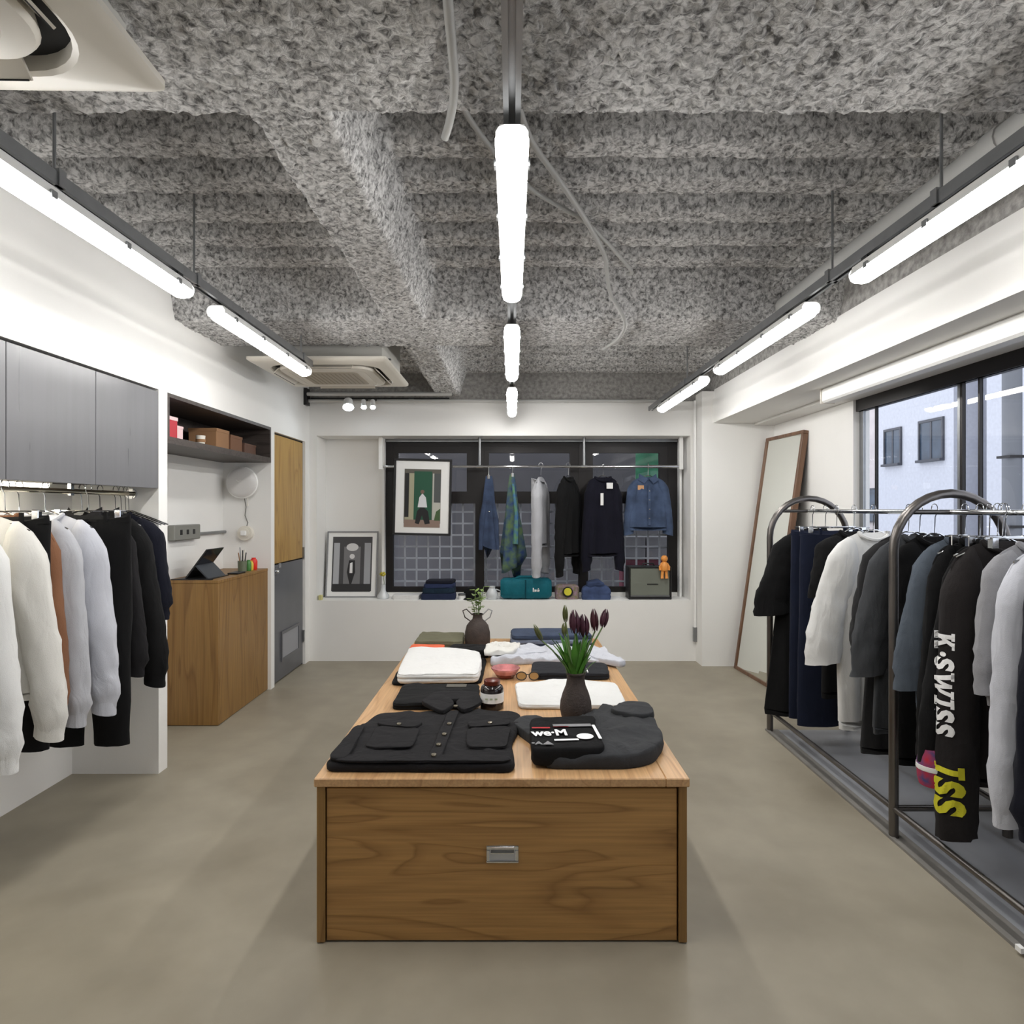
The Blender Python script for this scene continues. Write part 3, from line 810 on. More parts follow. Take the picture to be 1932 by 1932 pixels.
# ---------------------------------------------------------------- overhead cabinets in the clothes alcove
M_GREYWOOD = mat('grey_stained_panel', rgb(112, 112, 115), rough=0.3, var=0.05, vscale=1.0, stretch=(22, 22, 1.2), bump=0.03, bscale=1.0, rvar=0.03)
oc = thing('overhead_cabinet', 'dark grey overhead cabinets with plain doors above the hanging clothes', 'cabinet', (-2.0, -0.2, 1.615))
part('body', M_DARKWOOD, oc, [(-.485, -.02, 0.0, 3.79, 0.02, .55)])
for k in range(7):
    y1 = 3.797 - .542*k; y0 = y1 - .538
    part('door', M_GREYWOOD, oc, [(-.02, .0, y0, y1, 0, .548)], b=.002)
la = thing('under_cabinet_light', 'lit slim lamp fixed under the overhead cabinets', 'light', (-2.27, 1.2, 1.615))
part('housing', M_WHITE, la, [(-.03, .03, 0, 1.9, 0.006, .02)])
part('diffuser', mat('warm_lit_diffuser', rgb(255, 250, 235), emit=(1, .93, .78, 1), estr=9), la, [(-.026, .026, .01, 1.89, -.012, .006)], b=.005)
# ---------------------------------------------------------------- display table
TX0, TX1, TY0, TY1, TZ = -0.682, 0.612, 2.187, 4.555, 0.572
tb = thing('display_table', 'long low oak display table with a drawer front in the middle of the shop', 'table', (0, TY0, 0))
ln = TY1 - TY0
part('top_plank', M_OAKTOP, tb, [(TX0, 0.53, 0, ln, .542, TZ)], b=.003)
part('top_plank', M_OAKTOP, tb, [(0.5305, TX1, 0, ln, .542, TZ)], b=.003)
part('side_panel', M_OAKV, tb, [(TX0+.008, TX0+.036, .006, ln-.006, 0.003, .541)], b=.002)
part('side_panel', M_OAKV, tb, [(TX1-.036, TX1-.008, .006, ln-.006, 0.003, .541)], b=.002)
part('back_panel', M_OAK, tb, [(TX0+.038, TX1-.038, ln-.03, ln-.01, 0.003, .541)])
dw = part('drawer_front', M_OAK, tb, [(TX0+.040, TX1-.041, .014, .034, 0.006, .533)], b=.002)
hx, hz = -0.033, 0.306
part('handle_plate', M_CHROME, dw, [(hx-.056, hx+.056, .008, .0145, hz+.016, hz+.030), (hx-.056, hx+.056, .008, .0145, hz-.030, hz-.022), (hx-.056, hx-.044, .008, .0145, hz-.022, hz+.016), (hx+.044, hx+.056, .008, .0145, hz-.022, hz+.016)], b=.002)
q = MB(); q.prism([(hx-.045, hz+.017), (hx+.045, hz+.017), (hx+.045, hz-.023), (hx-.045, hz-.023)], 'y', .0125, .0140)
q.build('handle_cup', mat('brushed_cup', rgb(196, 200, 208), rough=0.3, metal=0.7), dw)
q = MB(); q.prism([(.004, hz+.026), (.0135, hz+.030), (.0135, hz+.012), (.002, hz+.006), (.001, hz+.010), (.0065, hz+.018)], 'x', hx-.04, hx+.04)
q.build('handle_lip', M_CHROME, dw)

# ---------------------------------------------------------------- cloth helpers
def resample(poly, n=72, rnd=2):
    P = [Vector((p[0], p[1])) for p in poly]
    for _ in range(rnd):                      # Chaikin corner rounding (tight)
        Q = []
        for i in range(len(P)):
            a, b = P[i], P[(i+1) % len(P)]
            e = min(.25, .02/max(1e-4, (b-a).length))
            Q += [a.lerp(b, e), a.lerp(b, 1-e)]
        P = Q
    L = [(P[(i+1) % len(P)]-P[i]).length for i in range(len(P))]
    T = sum(L); out = []; i = 0; acc = 0
    for k in range(n):
        d = T*k/n
        while acc + L[i] < d: acc += L[i]; i += 1
        out.append(P[i].lerp(P[(i+1) % len(P)], (d-acc)/max(L[i], 1e-9)))
    return out
def slab(name, poly, z0, th, m, parent=None, seed=0, wr=.004, wf=9.0, n=72, c=None, org=(0, 0, 0), puff=.06, layers=0):
    """a folded or lying piece of cloth: rounded edges, wrinkled top. layers>0 adds fold grooves round the edge"""
    R = resample(poly, n)
    C = Vector((sum(p.x for p in R)/n, sum(p.y for p in R)/n)) if c is None else Vector(c)
    st = [(.975, 0.0), (.995, .12)]
    if layers:
        for k in range(layers):
            a = .12 + .72*k/layers; b = .12 + .72*(k+1)/layers
            st += [(1.0, a+(b-a)*.2), (1.004, a+(b-a)*.5), (1.0, a+(b-a)*.8), (.982, b)]
    else:
        st += [(1.0, .45), (.997, .75)]
    st += [(.985, .93), (.96, 1.0), (.9, 1.0+puff*.4), (.8, 1.0+puff*.7), (.68, 1+puff), (.54, 1+puff), (.4, 1+puff), (.26, 1+puff), (.12, 1+puff), (.02, 1+puff)]
    rings = []
    off = Vector((seed*3.7, seed*1.3, seed*5.1))
    for s, zf in st:
        ring = []
        for p in R:
            q = C + (p-C)*s
            z = z0 + th*zf
            if zf > .3:
                nn = noise.noise(Vector((q.x*wf, q.y*wf*.8, 0))+off)*.7 + noise.noise(Vector((q.x*wf*2.3, q.y*wf*2.3, 3))+off)*.45
                ridge = (1-abs(noise.noise(Vector((q.x*wf*.7+q.y*3, q.y*wf*.7, 7))+off))*2.2)
                z += wr*(nn + .6*max(0, ridge-.5)*2)*min(1, (zf-.3)*1.6)
            e = noise.noise(Vector((p.x*14, p.y*14, zf*4))+off)*.004
            ring.append((q.x+e-org[0], q.y-e-org[1], z-org[2]))
        rings.append(ring)
    return MB().loft(rings).build(name, m, parent, smooth=True, angle=60)

def torso_mb(w, hem, L, th, seed, fold=.018, neck=.075, slope=.09, n=44, rows=14, flare=0.0):
    rings = []
    rnd = random.Random(seed); ph = rnd.random()*6; k1 = rnd.uniform(1.6, 2.6); k2 = rnd.uniform(3.2, 5)
    for r in range(rows+1):
        t = r/rows
        hw = w + (hem-w)*t + flare*math.sin(t*PI)
        ht = th*(.25 + .75*sstep(0, .3, t))*(.92+.08*math.cos(t*5))
        if r == 0: ht = .006
        ring = []
        for j in range(n):
            a = 2*PI*j/n
            cx, cy = math.cos(a), math.sin(a)
            x = hw*math.copysign(abs(cx)**.75, cx); y = ht*math.copysign(abs(cy)**.8, cy)
            u = abs(x)/w
            zs = -.015 - slope*max(0, min(1.1, u)-neck/w) - (.05*(max(0, u-.72)/.28)**2 if neck < w*.9 else 0)
            if abs(x) < neck: zs = -.015 - .03*math.cos(abs(x)/neck*PI/2)*(1 if y < 0 else .3)
            z = zs*(1-t) + (-L)*t
            f = fold*sstep(.1, .8, t)
            y += f*math.sin(k1*PI*x/hw + ph + t*1.2) + f*.5*math.sin(k2*PI*x/hw + ph*2)
            y += .008*noise.noise(Vector((x*9+seed, y*9, z*5)))
            z += .012*noise.noise(Vector((x*4+seed*2, 3, 1)))*t
            ring.append((x, y, z))
        rings.append(ring)
    return MB().loft(rings)
def sleeve_mb(side, w, z0, ln, r0, r1, out, seed, cuff=.0, back=0.0, n=22, rows=20, sq=.85):
    rings = []; off = Vector((seed*2.1, seed*.7, side*3))
    for r in range(rows+1):
        s = r/rows
        g = min(1, s/.16)**.6
        rx = (.010 + (r0-.010)*g) + (r1-r0)*s
        if cuff and s > 1-cuff/ln:
            rx *= .80
        elif cuff and s > 1-2.2*cuff/ln:
            rx *= 1.05
        cx = side*(w - .05 - r0*.35*(1-g) + (out+.015)*sstep(0, .9, s))
        cy = back*s
        z = z0 + .035 - (ln+.035)*s
        ring = []
        for j in range(n):
            a = 2*PI*j/n
            x = cx + rx*math.cos(a); y = cy + rx*sq*math.sin(a)
            d = noise.noise(Vector((math.cos(a)*1.6, math.sin(a)*1.6, z*5))+off)*.008 + noise.noise(Vector((math.cos(a)*2.4, math.sin(a)*2.4, z*22))+off)*.007*(.5+s)
            d += .005*sstep(.55, .9, s)*math.sin(z*95+a*1.5+seed)*(1 if cuff else .3)
            d *= sstep(0, .2, s) * (rx/.07)
            zz = z - .02*math.cos(a)*side*s*.6
            ring.append((x + d*math.cos(a), y + d*math.sin(a), zz))
        rings.append(ring)
    return MB().loft(rings)
HANG = [0]
def hanger(loc, rz, drop, label, w=.19, m=None, group='wire hangers on the rails', clip=False):
    """hook over a rail 'drop' above loc, shoulders sloping to both sides"""
    t = thing('clothes_hanger', label, 'hanger', loc, rz, group)
    m = m or M_CHROME
    pts = []
    for k in range(11):
        a = math.radians(-40 + 245*k/10)
        pts.append((0.0, .022*math.cos(a), drop + .022*math.sin(a)))
    pts = pts[::-1]
    P = [p for p in pts]
    P += [(0, .016, drop-.035), (0, 0, drop*.45), (0, 0, .0)]
    P = [pts[k] for k in range(len(pts)-1, -1, -1)][:]
    hook = [(0, .022*math.cos(math.radians(a)), drop+.004+.022*math.sin(math.radians(a))) for a in range(-30, 200, 23)]
    hook = hook + [(0, -.020, drop-.012), (0, -.004, drop-.035), (0, 0, 0)]
    MB().tube(hook, .0022, 6).build('hook', m, t, smooth=True)
    if clip:
        MB().tube([(-w, 0, 0), (w, 0, 0)], .004, 6).build('bar', m, t, smooth=True)
        for s in (-1, 1):
            part('clip', M_CHROME, t, [(s*w*.8-.015, s*w*.8+.015, -.012, .012, -.04, .006)], b=.003)
    else:
        MB().tube([(-w, 0, -.078), (-w*.5, 0, -.035), (-.02, 0, -.002), (.02, 0, -.002), (w*.5, 0, -.035), (w, 0, -.078)], .004, 6).build('shoulder_wire', m, t, smooth=True)
    return t
def garment(name, label, cat, loc, rz, m, w=.21, hem=.23, L=.68, th=.045, slv=None, seed=1, collar='crew', hemband=True, rib=None, group=None,
            drop=None, hmat=None, hlabel=None, fold=.018, flare=0.0, sides=(-1, 1)):
    t = thing(name, label, cat, loc, rz, group)
    rib = rib or m
    torso_mb(w, hem, L, th, seed, fold=fold, flare=flare).build('torso', m, t, smooth=True, angle=80)
    if hemband:
        b = torso_mb(hem*1.0, hem*.985, .055, th*1.02, seed+.5, fold=0, neck=hem, slope=0, rows=3)
        rr = random.Random(seed); ph = rr.random()*6; k1 = rr.uniform(1.6, 2.6); k2 = rr.uniform(3.2, 5)
        b.v = [(x, y + fold*math.sin(k1*PI*x/hem+ph+1.2) + fold*.5*math.sin(k2*PI*x/hem+ph*2), z - L + .022) for x, y, z in b.v]
        b.build('hem_band', rib, t, smooth=True)
    if collar == 'crew':
        P = [(.082*math.cos(a), .022*math.sin(a)-.004, -.022 - .028*max(0, -math.sin(a)) + .006*math.cos(2*a)) for a in [2*PI*k/20 for k in range(20)]]
        MB().tube(P, .011, 7, closed=True).build('neckband', rib, t, smooth=True)
    elif collar == 'hood':
        rings = []
        for k in range(9):
            u = k/8
            rings.append([((.115-.02*u)*math.cos(2*PI*j/18)*(1-.25*u), .02+ (.055*(1-u)+.02)*math.sin(2*PI*j/18)+.055*u, -.05+.02*math.sin(2*PI*j/18) - .17*u*(1 if math.sin(2*PI*j/18) > -2 else 0) + .07*math.sin(u*PI)) for j in range(18)])
        MB().loft(rings).build('hood', m, t, smooth=True)
    elif collar == 'shirt':
        for s in (-1, 1):
            q = MB(); q.loft([[(s*.09, .02, -.02), (s*.085, .025, .02), (s*.005, -.035, -.035), (s*.045, -.05, -.085), (s*.10, -.03, -.05)],
                              [(s*.086, .014, -.02), (s*.081, .019, .016), (s*.005, -.030, -.035), (s*.043, -.043, -.083), (s*.096, -.022, -.05)]])
            q.build('collar_leaf', m, t)
    if slv:
        for s in sides:
            d = dict(slv)
            if s == d.get('wallside'): d['out'] = d.get('out', .05)*.1
            o = sleeve_mb(s, w, -.075, d['len'], d['r0'], d['r1'], d.get('out', .05), seed+s, d.get('cuff', 0), d.get('back', 0), sq=d.get('sq', .85))
            so = o.build('sleeve', m, t, smooth=True, angle=75)
            if s == -1 or s == 1:
                t['slv%d' % s] = so.name
            if d.get('cuff'):
                zc = -.075 - d['len']; cx = s*(w-.035+d.get('out', .05)); r = d['r1']*.84
                rings = []
                for k in range(5):
                    zz = zc - .004 + (d['cuff']+.004)*k/4
                    rings.append([(cx + r*math.cos(2*PI*j/18)*(1+.02*math.sin(k*2)), d.get('back', 0) + r*d.get('sq', .85)*math.sin(2*PI*j/18), zz - .02*math.cos(2*PI*j/18)*s*.6) for j in range(18)])
                MB().loft(rings).build('cuff', rib, so, smooth=True, angle=50)
    if drop:
        hanger(loc, rz, drop, hlabel or ('hanger carrying the ' + label)[:90], w=w*.9, m=hmat)
    return t
def trousers(name, label, loc, rz, m, w=.19, L=1.0, seed=1, drop=None, hlabel=None, flare=.0, group=None, cuff=None):
    t = thing(name, label, 'trousers', loc, rz, group)
    q = torso_mb(w, w*1.02, .05, .028, seed, fold=0, neck=w, slope=0, rows=3); q.build('waistband', m, t, smooth=True)
    for s in (-1, 1):
        rings = []; off = Vector((seed*1.7, s*2, 5))
        for r in range(17):
            u = r/16
            rx = w*.53*(1-.18*u) + flare*u; cx = s*w*.48 + s*.01*u; z = -.04 - (L-.04)*u; ry = .034+.014*math.sin(u*PI)
            ring = []
            for j in range(20):
                a = 2*PI*j/20
                d = .007*noise.noise(Vector((math.cos(a)*2, math.sin(a)*2, z*6))+off)
                ring.append((cx+(rx+d)*math.cos(a), s*.006+(ry+d)*math.sin(a), z))
            rings.append(ring)
        MB().loft(rings).build('leg', m, t, smooth=True, angle=75)
    for s in (-1, 1):
        part('belt_loop', m, t, [(s*w*.5-.008, s*w*.5+.008, -.034, -.026, -.05, -.005)])
    if drop:
        hanger(loc, rz, drop, hlabel or ('clip hanger carrying the ' + label)[:90], w=w*.9, clip=True)
    return t

# ---------------------------------------------------------------- fabrics
F_BLACK = fab('black', rgb(17, 17, 18)); F_DENIMB = fab('black_denim', rgb(27, 26, 28), bump=.35, bscale=600)
F_CHAR = fab('charcoal', rgb(54, 55, 57)); F_WHITE = fab('white', rgb(218, 218, 216), var=.02); F_CREAM = fab('cream', rgb(214, 212, 206), var=.02)
F_GREY = fab('ash_grey', rgb(174, 175, 180), var=.05); F_GREYM = fab('marl_grey', rgb(140, 140, 144), var=.08); F_NAVY = fab('navy', rgb(16, 18, 30))
F_NAVYD = fab('navy_denim', rgb(20, 26, 44)); F_BLUE = fab('blue_denim', rgb(68, 82, 108), var=.3); F_BROWN = fab('rust_brown', rgb(124, 86, 62))
F_OLIVE = fab('olive', rgb(104, 102, 82)); F_ORANGE = fab('orange', rgb(220, 92, 44)); F_SLATE = fab('slate', rgb(84, 92, 102)); F_TEAL = fab('teal', rgb(16, 98, 112), rough=.6)
F_LTBLUE = fab('pale_grey', rgb(190, 192, 200), var=.05)

# ---------------------------------------------------------------- clothes laid on the table
def tslab(name, label, cat, poly, th, m, z=TZ, **k):
    cx = sum(p[0] for p in poly)/len(poly); cy = sum(p[1] for p in poly)/len(poly)
    t = thing(name, label, cat, (cx, cy, z))
    slab(k.pop('pname', 'folded_cloth'), poly, z, th, m, t, org=(cx, cy, z), **k)
    return t, (cx, cy, z)
t, og = tslab('denim_jacket', 'black denim jacket with metal buttons laid flat at the front of the table', 'jacket',
          [(-.664, 2.238), (.012, 2.228), (-.002, 2.46), (.045, 2.74), (.03, 2.83), (-.14, 2.855), (-.37, 2.84), (-.60, 2.80), (-.635, 2.62), (-.655, 2.42)], .030, F_DENIMB, pname='body', seed=3, wr=.008, wf=10, n=110, puff=.12)
ox, oy, oz = og
def jp(name, pts, z, th, m=F_DENIMB, sd=1, wr=.002):
    return slab(name, [(x-ox, y-oy) for x, y in pts], z, th, m, t, seed=sd, wr=wr, n=40)
jp('collar_leaf', [(-.42, 2.90), (-.30, 2.745), (-.255, 2.86), (-.30, 2.99), (-.38, 3.0)], .036, .018)
jp('collar_leaf', [(-.13, 2.90), (-.21, 2.755), (-.255, 2.86), (-.24, 2.99), (-.16, 3.0)], .036, .018, sd=2)
jp('collar_band', [(-.40, 2.93), (-.14, 2.93), (-.16, 3.06), (-.38, 3.06)], .032, .02, sd=4)
jp('placket', [(-.30, 2.24), (-.255, 2.24), (-.232, 2.80), (-.275, 2.80)], .038, .007, sd=5)
jp('pocket_flap', [(-.55, 2.60), (-.39, 2.56), (-.36, 2.64), (-.56, 2.66)], .038, .010, sd=6)
jp('pocket_flap', [(-.17, 2.565), (-.015, 2.60), (-.005, 2.66), (-.19, 2.645)], .038, .010, sd=7)
jp('pocket', [(-.55, 2.36), (-.37, 2.36), (-.37, 2.57), (-.55, 2.60)], .037, .007, sd=8, wr=.003)
jp('pocket', [(-.17, 2.36), (-.02, 2.36), (-.005, 2.60), (-.18, 2.57)], .037, .007, sd=9, wr=.003)
jp('sleeve_fold', [(-.655, 2.25), (-.585, 2.25), (-.60, 2.60), (-.64, 2.60)], .034, .012, sd=10)
jp('waistband', [(-.63, 2.236), (-.0, 2.232), (-.003, 2.285), (-.63, 2.29)], .036, .008, sd=12)
M_BTN = mat('brass_button', rgb(190, 180, 160), rough=.25, metal=1)
for x, y, z in ((-.279, 2.27, .05), (-.273, 2.37, .05), (-.264, 2.48, .05), (-.256, 2.60, .05), (-.248, 2.80, .06), (-.09, 2.605, .052), (-.46, 2.59, .052)):
    MB().lathe([(.0095, -.004), (.0105, 0), (.009, .0035), (.003, .004)], (x-ox, y-oy, z), 14).build('button', M_BTN, t, smooth=True)
t, og = tslab('folded_shirt', 'black folded shirt partly under the denim jacket collar', 'shirt', [(-.555, 2.925), (-.16, 2.94), (-.165, 3.26), (-.56, 3.27)], .03, F_BLACK, seed=5, wr=.005, layers=2)
part('neck_label', fab('dark_label', rgb(92, 90, 84)), t, [(.03, .13, .09, .14, .033, .036)])
# charcoal bag of cloth with a black printed panel
t, og = tslab('charcoal_sweatshirt', 'charcoal folded sweatshirt with black printed panel at the front right of the table', 'sweatshirt',
          [(.115, 2.262), (.40, 2.258), (.51, 2.30), (.585, 2.44), (.60, 2.64), (.575, 2.80), (.47, 2.74), (.42, 2.86), (.33, 2.74), (.22, 2.60), (.10, 2.62)], .050, F_CHAR, pname='body', seed=8, wr=.020, wf=9, n=110, c=(.35, 2.50), puff=.2)
ox, oy, oz = og
slab('sleeve', [(x-ox, y-oy) for x, y in [(.0, 2.66), (.11, 2.42), (.2, 2.46), (.2, 2.66), (.10, 2.78), (.03, 2.76)]], 0, .035, F_CHAR, t, seed=4, wr=.008)
slab('sleeve', [(x-ox, y-oy) for x, y in [(.41, 2.72), (.50, 2.62), (.60, 2.66), (.605, 2.80), (.50, 2.84)]], .045, .03, F_CHAR, t, seed=6, wr=.008)
F_PANEL = fab('black_panel', rgb(20, 20, 21), sheen=0)
slab('printed_panel', [(x-ox, y-oy) for x, y in [(.07, 2.262), (.34, 2.27), (.33, 2.50), (.345, 2.64), (.07, 2.60)]], .012, .062, F_PANEL, t, seed=2, wr=.0015, n=90, puff=.02)
PZ = .0795
def flat(cx, cy, rot=0.0, sx=1.0, sy=1.0):
    ca, sa = math.cos(rot), math.sin(rot)
    return lambda u, v: (Vector((cx-ox + ca*u*sx - sa*v*sy, cy-oy + sa*u*sx + ca*v*sy, PZ)), Vector((0, 0, 1)))
M_INKW = mat('white_ink', rgb(240, 240, 240), rough=.7); M_INKR = mat('red_ink', rgb(176, 30, 34), rough=.7); M_INKG = mat('grey_ink', rgb(128, 128, 130), rough=.7); M_INKY = mat('yellow_ink', rgb(206, 200, 40), rough=.7)
decal('print_letters', text_polys('we·M', .060, .0022), M_INKW, t, flat(.142, 2.405, .06, 1.0, 1.5))
rect = lambda a, b: ([(-a/2, -b/2), (a/2, -b/2), (a/2, b/2), (-a/2, b/2)], [(0, 1, 2, 3)])
decal('print_line', rect(.07, .014), M_INKR, t, flat(.112, 2.462, 0)); decal('print_line', rect(.06, .008), M_INKR, t, flat(.19, 2.475, .05))
decal('print_line', rect(.09, .016), M_INKW, t, flat(.20, 2.335, .08)); decal('print_line', rect(.15, .03), M_INKG, t, flat(.235, 2.49, .06)); decal('print_line', rect(.012, .15), M_INKW, t, flat(.322, 2.42, .06))
decal('print_mark', text_polys('•A▲', .04, .0015), M_INKG, t, flat(.11, 2.30, 0))
el = ([(.032*math.cos(2*PI*k/20), .03*math.sin(2*PI*k/20)) for k in range(20)], [tuple(range(20))])
decal('print_mark', el, M_INKW, t, flat(.272, 2.37, .2)); 

tslab('folded_tshirt', 'thin white folded t-shirt behind the tall tulip vase', 't-shirt', [(.03, 2.94), (.535, 2.935), (.545, 3.32), (.42, 3.36), (.36, 3.40), (.2, 3.40), (.15, 3.34), (.015, 3.33)], .022, F_WHITE, seed=11, wr=.002, layers=1)
t, og = tslab('folded_trousers', 'dark grey folded trousers behind the thin white t-shirt', 'trousers', [(.10, 3.45), (.53, 3.44), (.55, 3.70), (.12, 3.73)], .035, fab('ink', rgb(34, 35, 39)), seed=12, wr=.004, layers=2)
part('drawstring', M_WHITE, t, [(.05, .056, -.11, -.02, .037, .041), (.085, .091, -.12, -.05, .037, .041)])
t, og = tslab('folded_tshirt', 'thick white folded t-shirt on the left of the table', 't-shirt', [(-.60, 3.30), (-.175, 3.32), (-.17, 3.6), (-.195, 3.86), (-.36, 3.97), (-.64, 3.96), (-.625, 3.6)], .05, F_WHITE, z=TZ+.018, seed=14, wr=.006, layers=2, puff=.15)
tslab('folded_tshirt', 'black folded t-shirt under the thick white one', 't-shirt', [(-.635, 3.33), (-.16, 3.36), (-.155, 3.9), (-.66, 3.98)], .017, F_BLACK, seed=15, wr=.0)
tslab('folded_cloth', 'orange folded cloth peeking out behind the thick white t-shirt', 'cloth', [(-.655, 4.01), (-.44, 4.02), (-.43, 4.14), (-.655, 4.15)], .045, F_ORANGE, seed=16, wr=.003)
tslab('folded_shirt', 'olive folded shirt at the far left end of the table', 'shirt', [(-.65, 4.19), (-.33, 4.17), (-.33, 4.5), (-.64, 4.52)], .055, F_OLIVE, seed=17, wr=.008, layers=2)
tslab('folded_cloth', 'black folded top between the white t-shirt and the dark round vase', 'top', [(-.42, 4.0), (-.16, 3.93), (-.12, 4.1), (-.38, 4.15)], .05, F_BLACK, seed=18, wr=.006)
t, og = tslab('crumpled_shirt', 'pale grey shirt spread across the far part of the table', 'shirt', [(-.13, 3.73), (.08, 3.79), (.40, 3.79), (.56, 3.78), (.60, 3.92), (.585, 4.08), (.35, 4.17), (.0, 4.12), (-.12, 3.98)], .034, F_LTBLUE, seed=19, wr=.03, wf=10, n=120, puff=.2)
slab('sleeve', [(x-og[0], y-og[1]) for x, y in [(.40, 4.0), (.45, 3.86), (.63, 3.66), (.675, 3.72), (.56, 4.02)]], .012, .03, F_LTBLUE, t, seed=33, wr=.014, wf=14)
tslab('crumpled_shirt', 'cream-white crumpled shirt beside the dark round vase', 'shirt', [(-.17, 3.80), (.02, 3.86), (.06, 4.04), (-.06, 4.14), (-.16, 4.08)], .02, F_CREAM, z=TZ+.046, seed=20, wr=.022, wf=13, puff=.3)
for k, (cc, nm) in enumerate((((42, 50, 66), 'dark blue'), ((112, 122, 142), 'faded blue'), ((58, 68, 88), 'slate blue'))):
    tslab('folded_jeans', '%s folded jeans in the stack at the far end of the table' % nm, 'jeans', [(-.02+.01*k, 4.22), (.54, 4.22+.01*k), (.54-.01*k, 4.50), (-.01, 4.50)], .027, fab('jeans_%d' % k, rgb(*cc), var=.15), z=TZ+.0285*k, seed=21+k, wr=.002, layers=1, puff=.03)

# bowl, jar, spectacles
t = thing('glass_bowl', 'pink and amber cut glass bowl in the middle of the table', 'bowl', (-.035, 3.50, TZ))
mg = mat('pink_glass', rgb(196, 128, 128), rough=.12, var=.35, vscale=18, coat=.5); mg2 = mat('amber_glass', rgb(112, 34, 26), rough=.1, coat=.5)
MB().lathe([(.035, 0), (.05, .006), (.062, .024)], seg=12).build('foot', mg2, t)
MB().lathe([(.062, .024), (.078, .046), (.08, .056), (.074, .056), (.055, .03), (.002, .026)], seg=12).build('rim', mg, t)
t = thing('label_jar', 'dark amber jar with a white label on the table', 'jar', (-.093, 2.965, TZ))
M_JAR = mat('dark_amber_glass', rgb(26, 16, 16), rough=.12, coat=.4)
MB().lathe([(.05, 0), (.054, .004), (.054, .09), (.05, .102), (.036, .112)], seg=32).build('jar_body', M_JAR, t, smooth=True)
MB().lathe([(.038, .112), (.038, .13), (.034, .133)], seg=28).build('cap', mat('amber_cap', rgb(92, 34, 18), rough=.3), t, smooth=True)
lb = MB().lathe([(.0542, .034), (.0548, .034), (.0548, .078), (.0542, .078)], seg=32, cap0=False, cap1=False).build('label', M_WHITE, t, smooth=True)
part('label_print', mat('faint_print', rgb(176, 184, 160), rough=.6), lb, [(-.03+.022*k, -.018+.022*k, -.0556+.0005*abs(k-1), -.0548, .052, .060) for k in range(3)])
t = thing('sunglasses', 'amber sunglasses lying beside the glass bowl', 'sunglasses', (.085, 3.44, TZ))
for s in (-1, 1):
    MB().tube([(s*.034+.027*math.cos(2*PI*k/18), .0, .024+.022*math.sin(2*PI*k/18)) for k in range(18)], .003, 6, closed=True).build('rim', M_BLACK, t, smooth=True)
    MB().cyl((s*.034, -.001, .024), (s*.034, .001, .024), .025, 18).build('lens', mat('amber_lens', rgb(176, 140, 90), rough=.15), t, smooth=True)
    MB().tube([(s*.062, 0, .03), (s*.064, .06, .02), (s*.062, .12, .006)], .0025, 6).build('temple', M_BLACK, t, smooth=True)
MB().tube([(-.008, 0, .032), (.008, 0, .032)], .0025, 6).build('bridge', M_BLACK, t)

# vases with tulips and sprigs
M_VASE = mat('dark_brown_stoneware', rgb(60, 50, 45), rough=.75, var=.25, vscale=30, bump=.3, bscale=120)
V1 = Vector((.278, 2.775, TZ))
t = thing('tulip_vase', 'tall dark stoneware vase holding tulips on the table', 'vase', tuple(V1))
MB().lathe([(.050, 0), (.056, .004), (.064, .03), (.0695, .06), (.067, .09), (.057, .125), (.043, .16), (.0385, .185), (.040, .205), (.043, .212), (.039, .212), (.034, .19), (.03, .15)], seg=36).build('vase_body', M_VASE, t, smooth=True)
MB().lathe([(.0395, .208), (.044, .209), (.044, .214), (.0395, .214)], seg=36).build('lip', M_VASE, t, smooth=True)
M_STEM = mat('tulip_stem', rgb(108, 130, 84), rough=.6); M_LEAF = mat('tulip_leaf', rgb(78, 132, 44), rough=.5, var=.25, vscale=10)
M_BLOOM = mat('dark_purple_petal', rgb(62, 24, 40), rough=.5, var=.3, vscale=20); M_BUD = mat('green_brown_bud', rgb(84, 88, 44), rough=.6, var=.3, vscale=20); M_BLM2 = mat('maroon_petal', rgb(70, 30, 38), rough=.5, var=.3, vscale=20)
def bloom(c, d, r, L, m, t):
    d = d.normalized(); a = d.cross(Vector((0, 1, 0))).normalized(); b = d.cross(a)
    if L > 2.6*r or True:
        for k in range(5):
            th = 2*PI*k/5
            rings = []
            for i in range(8):
                u = i/7
                rad = r*math.sin(PI*(.14+.80*u))**.7*(.95 if k % 2 else 1.03)
                wd = r*.95*math.sin(PI*min(.97, .1+.85*u))+.001
                ring = []
                for j in (-1, -.5, 0, .5, 1):
                    an = th + j*wd/r*.62
                    ring.append(c + d*(L*u) + (a*math.cos(an)+b*math.sin(an))*rad)
                ring2 = [p - (p-(c+d*(L*u)))*.12 for p in reversed(ring)]
                rings.append(ring + ring2)
            MB().loft(rings).build('petal', m, t, smooth=True, angle=120)
tul = [((1084, 1193), (1082, 1151), .023, M_BLOOM, 'dark purple tulip standing highest in the tall vase'),
       ((1102, 1202), (1101, 1162), .026, M_BLOOM, 'round dark purple tulip beside the highest one'),
       ((1124, 1192), (1121, 1152), .018, M_BLM2, 'slim maroon tulip right of the round purple one'),
       ((1136, 1182), (1143, 1150), .018, M_BLOOM, 'dark tulip leaning furthest right in the tall vase'),
       ((1068, 1176), (1067, 1145), .012, M_BUD, 'narrow green tulip bud standing upright'),
       ((1064, 1197), (1063, 1174), .012, M_BUD, 'short dark green bud below the upright one'),
       ((1022, 1207), (1008, 1178), .012, M_BUD, 'lone bud on a stem leaning out to the left of the tall vase')]
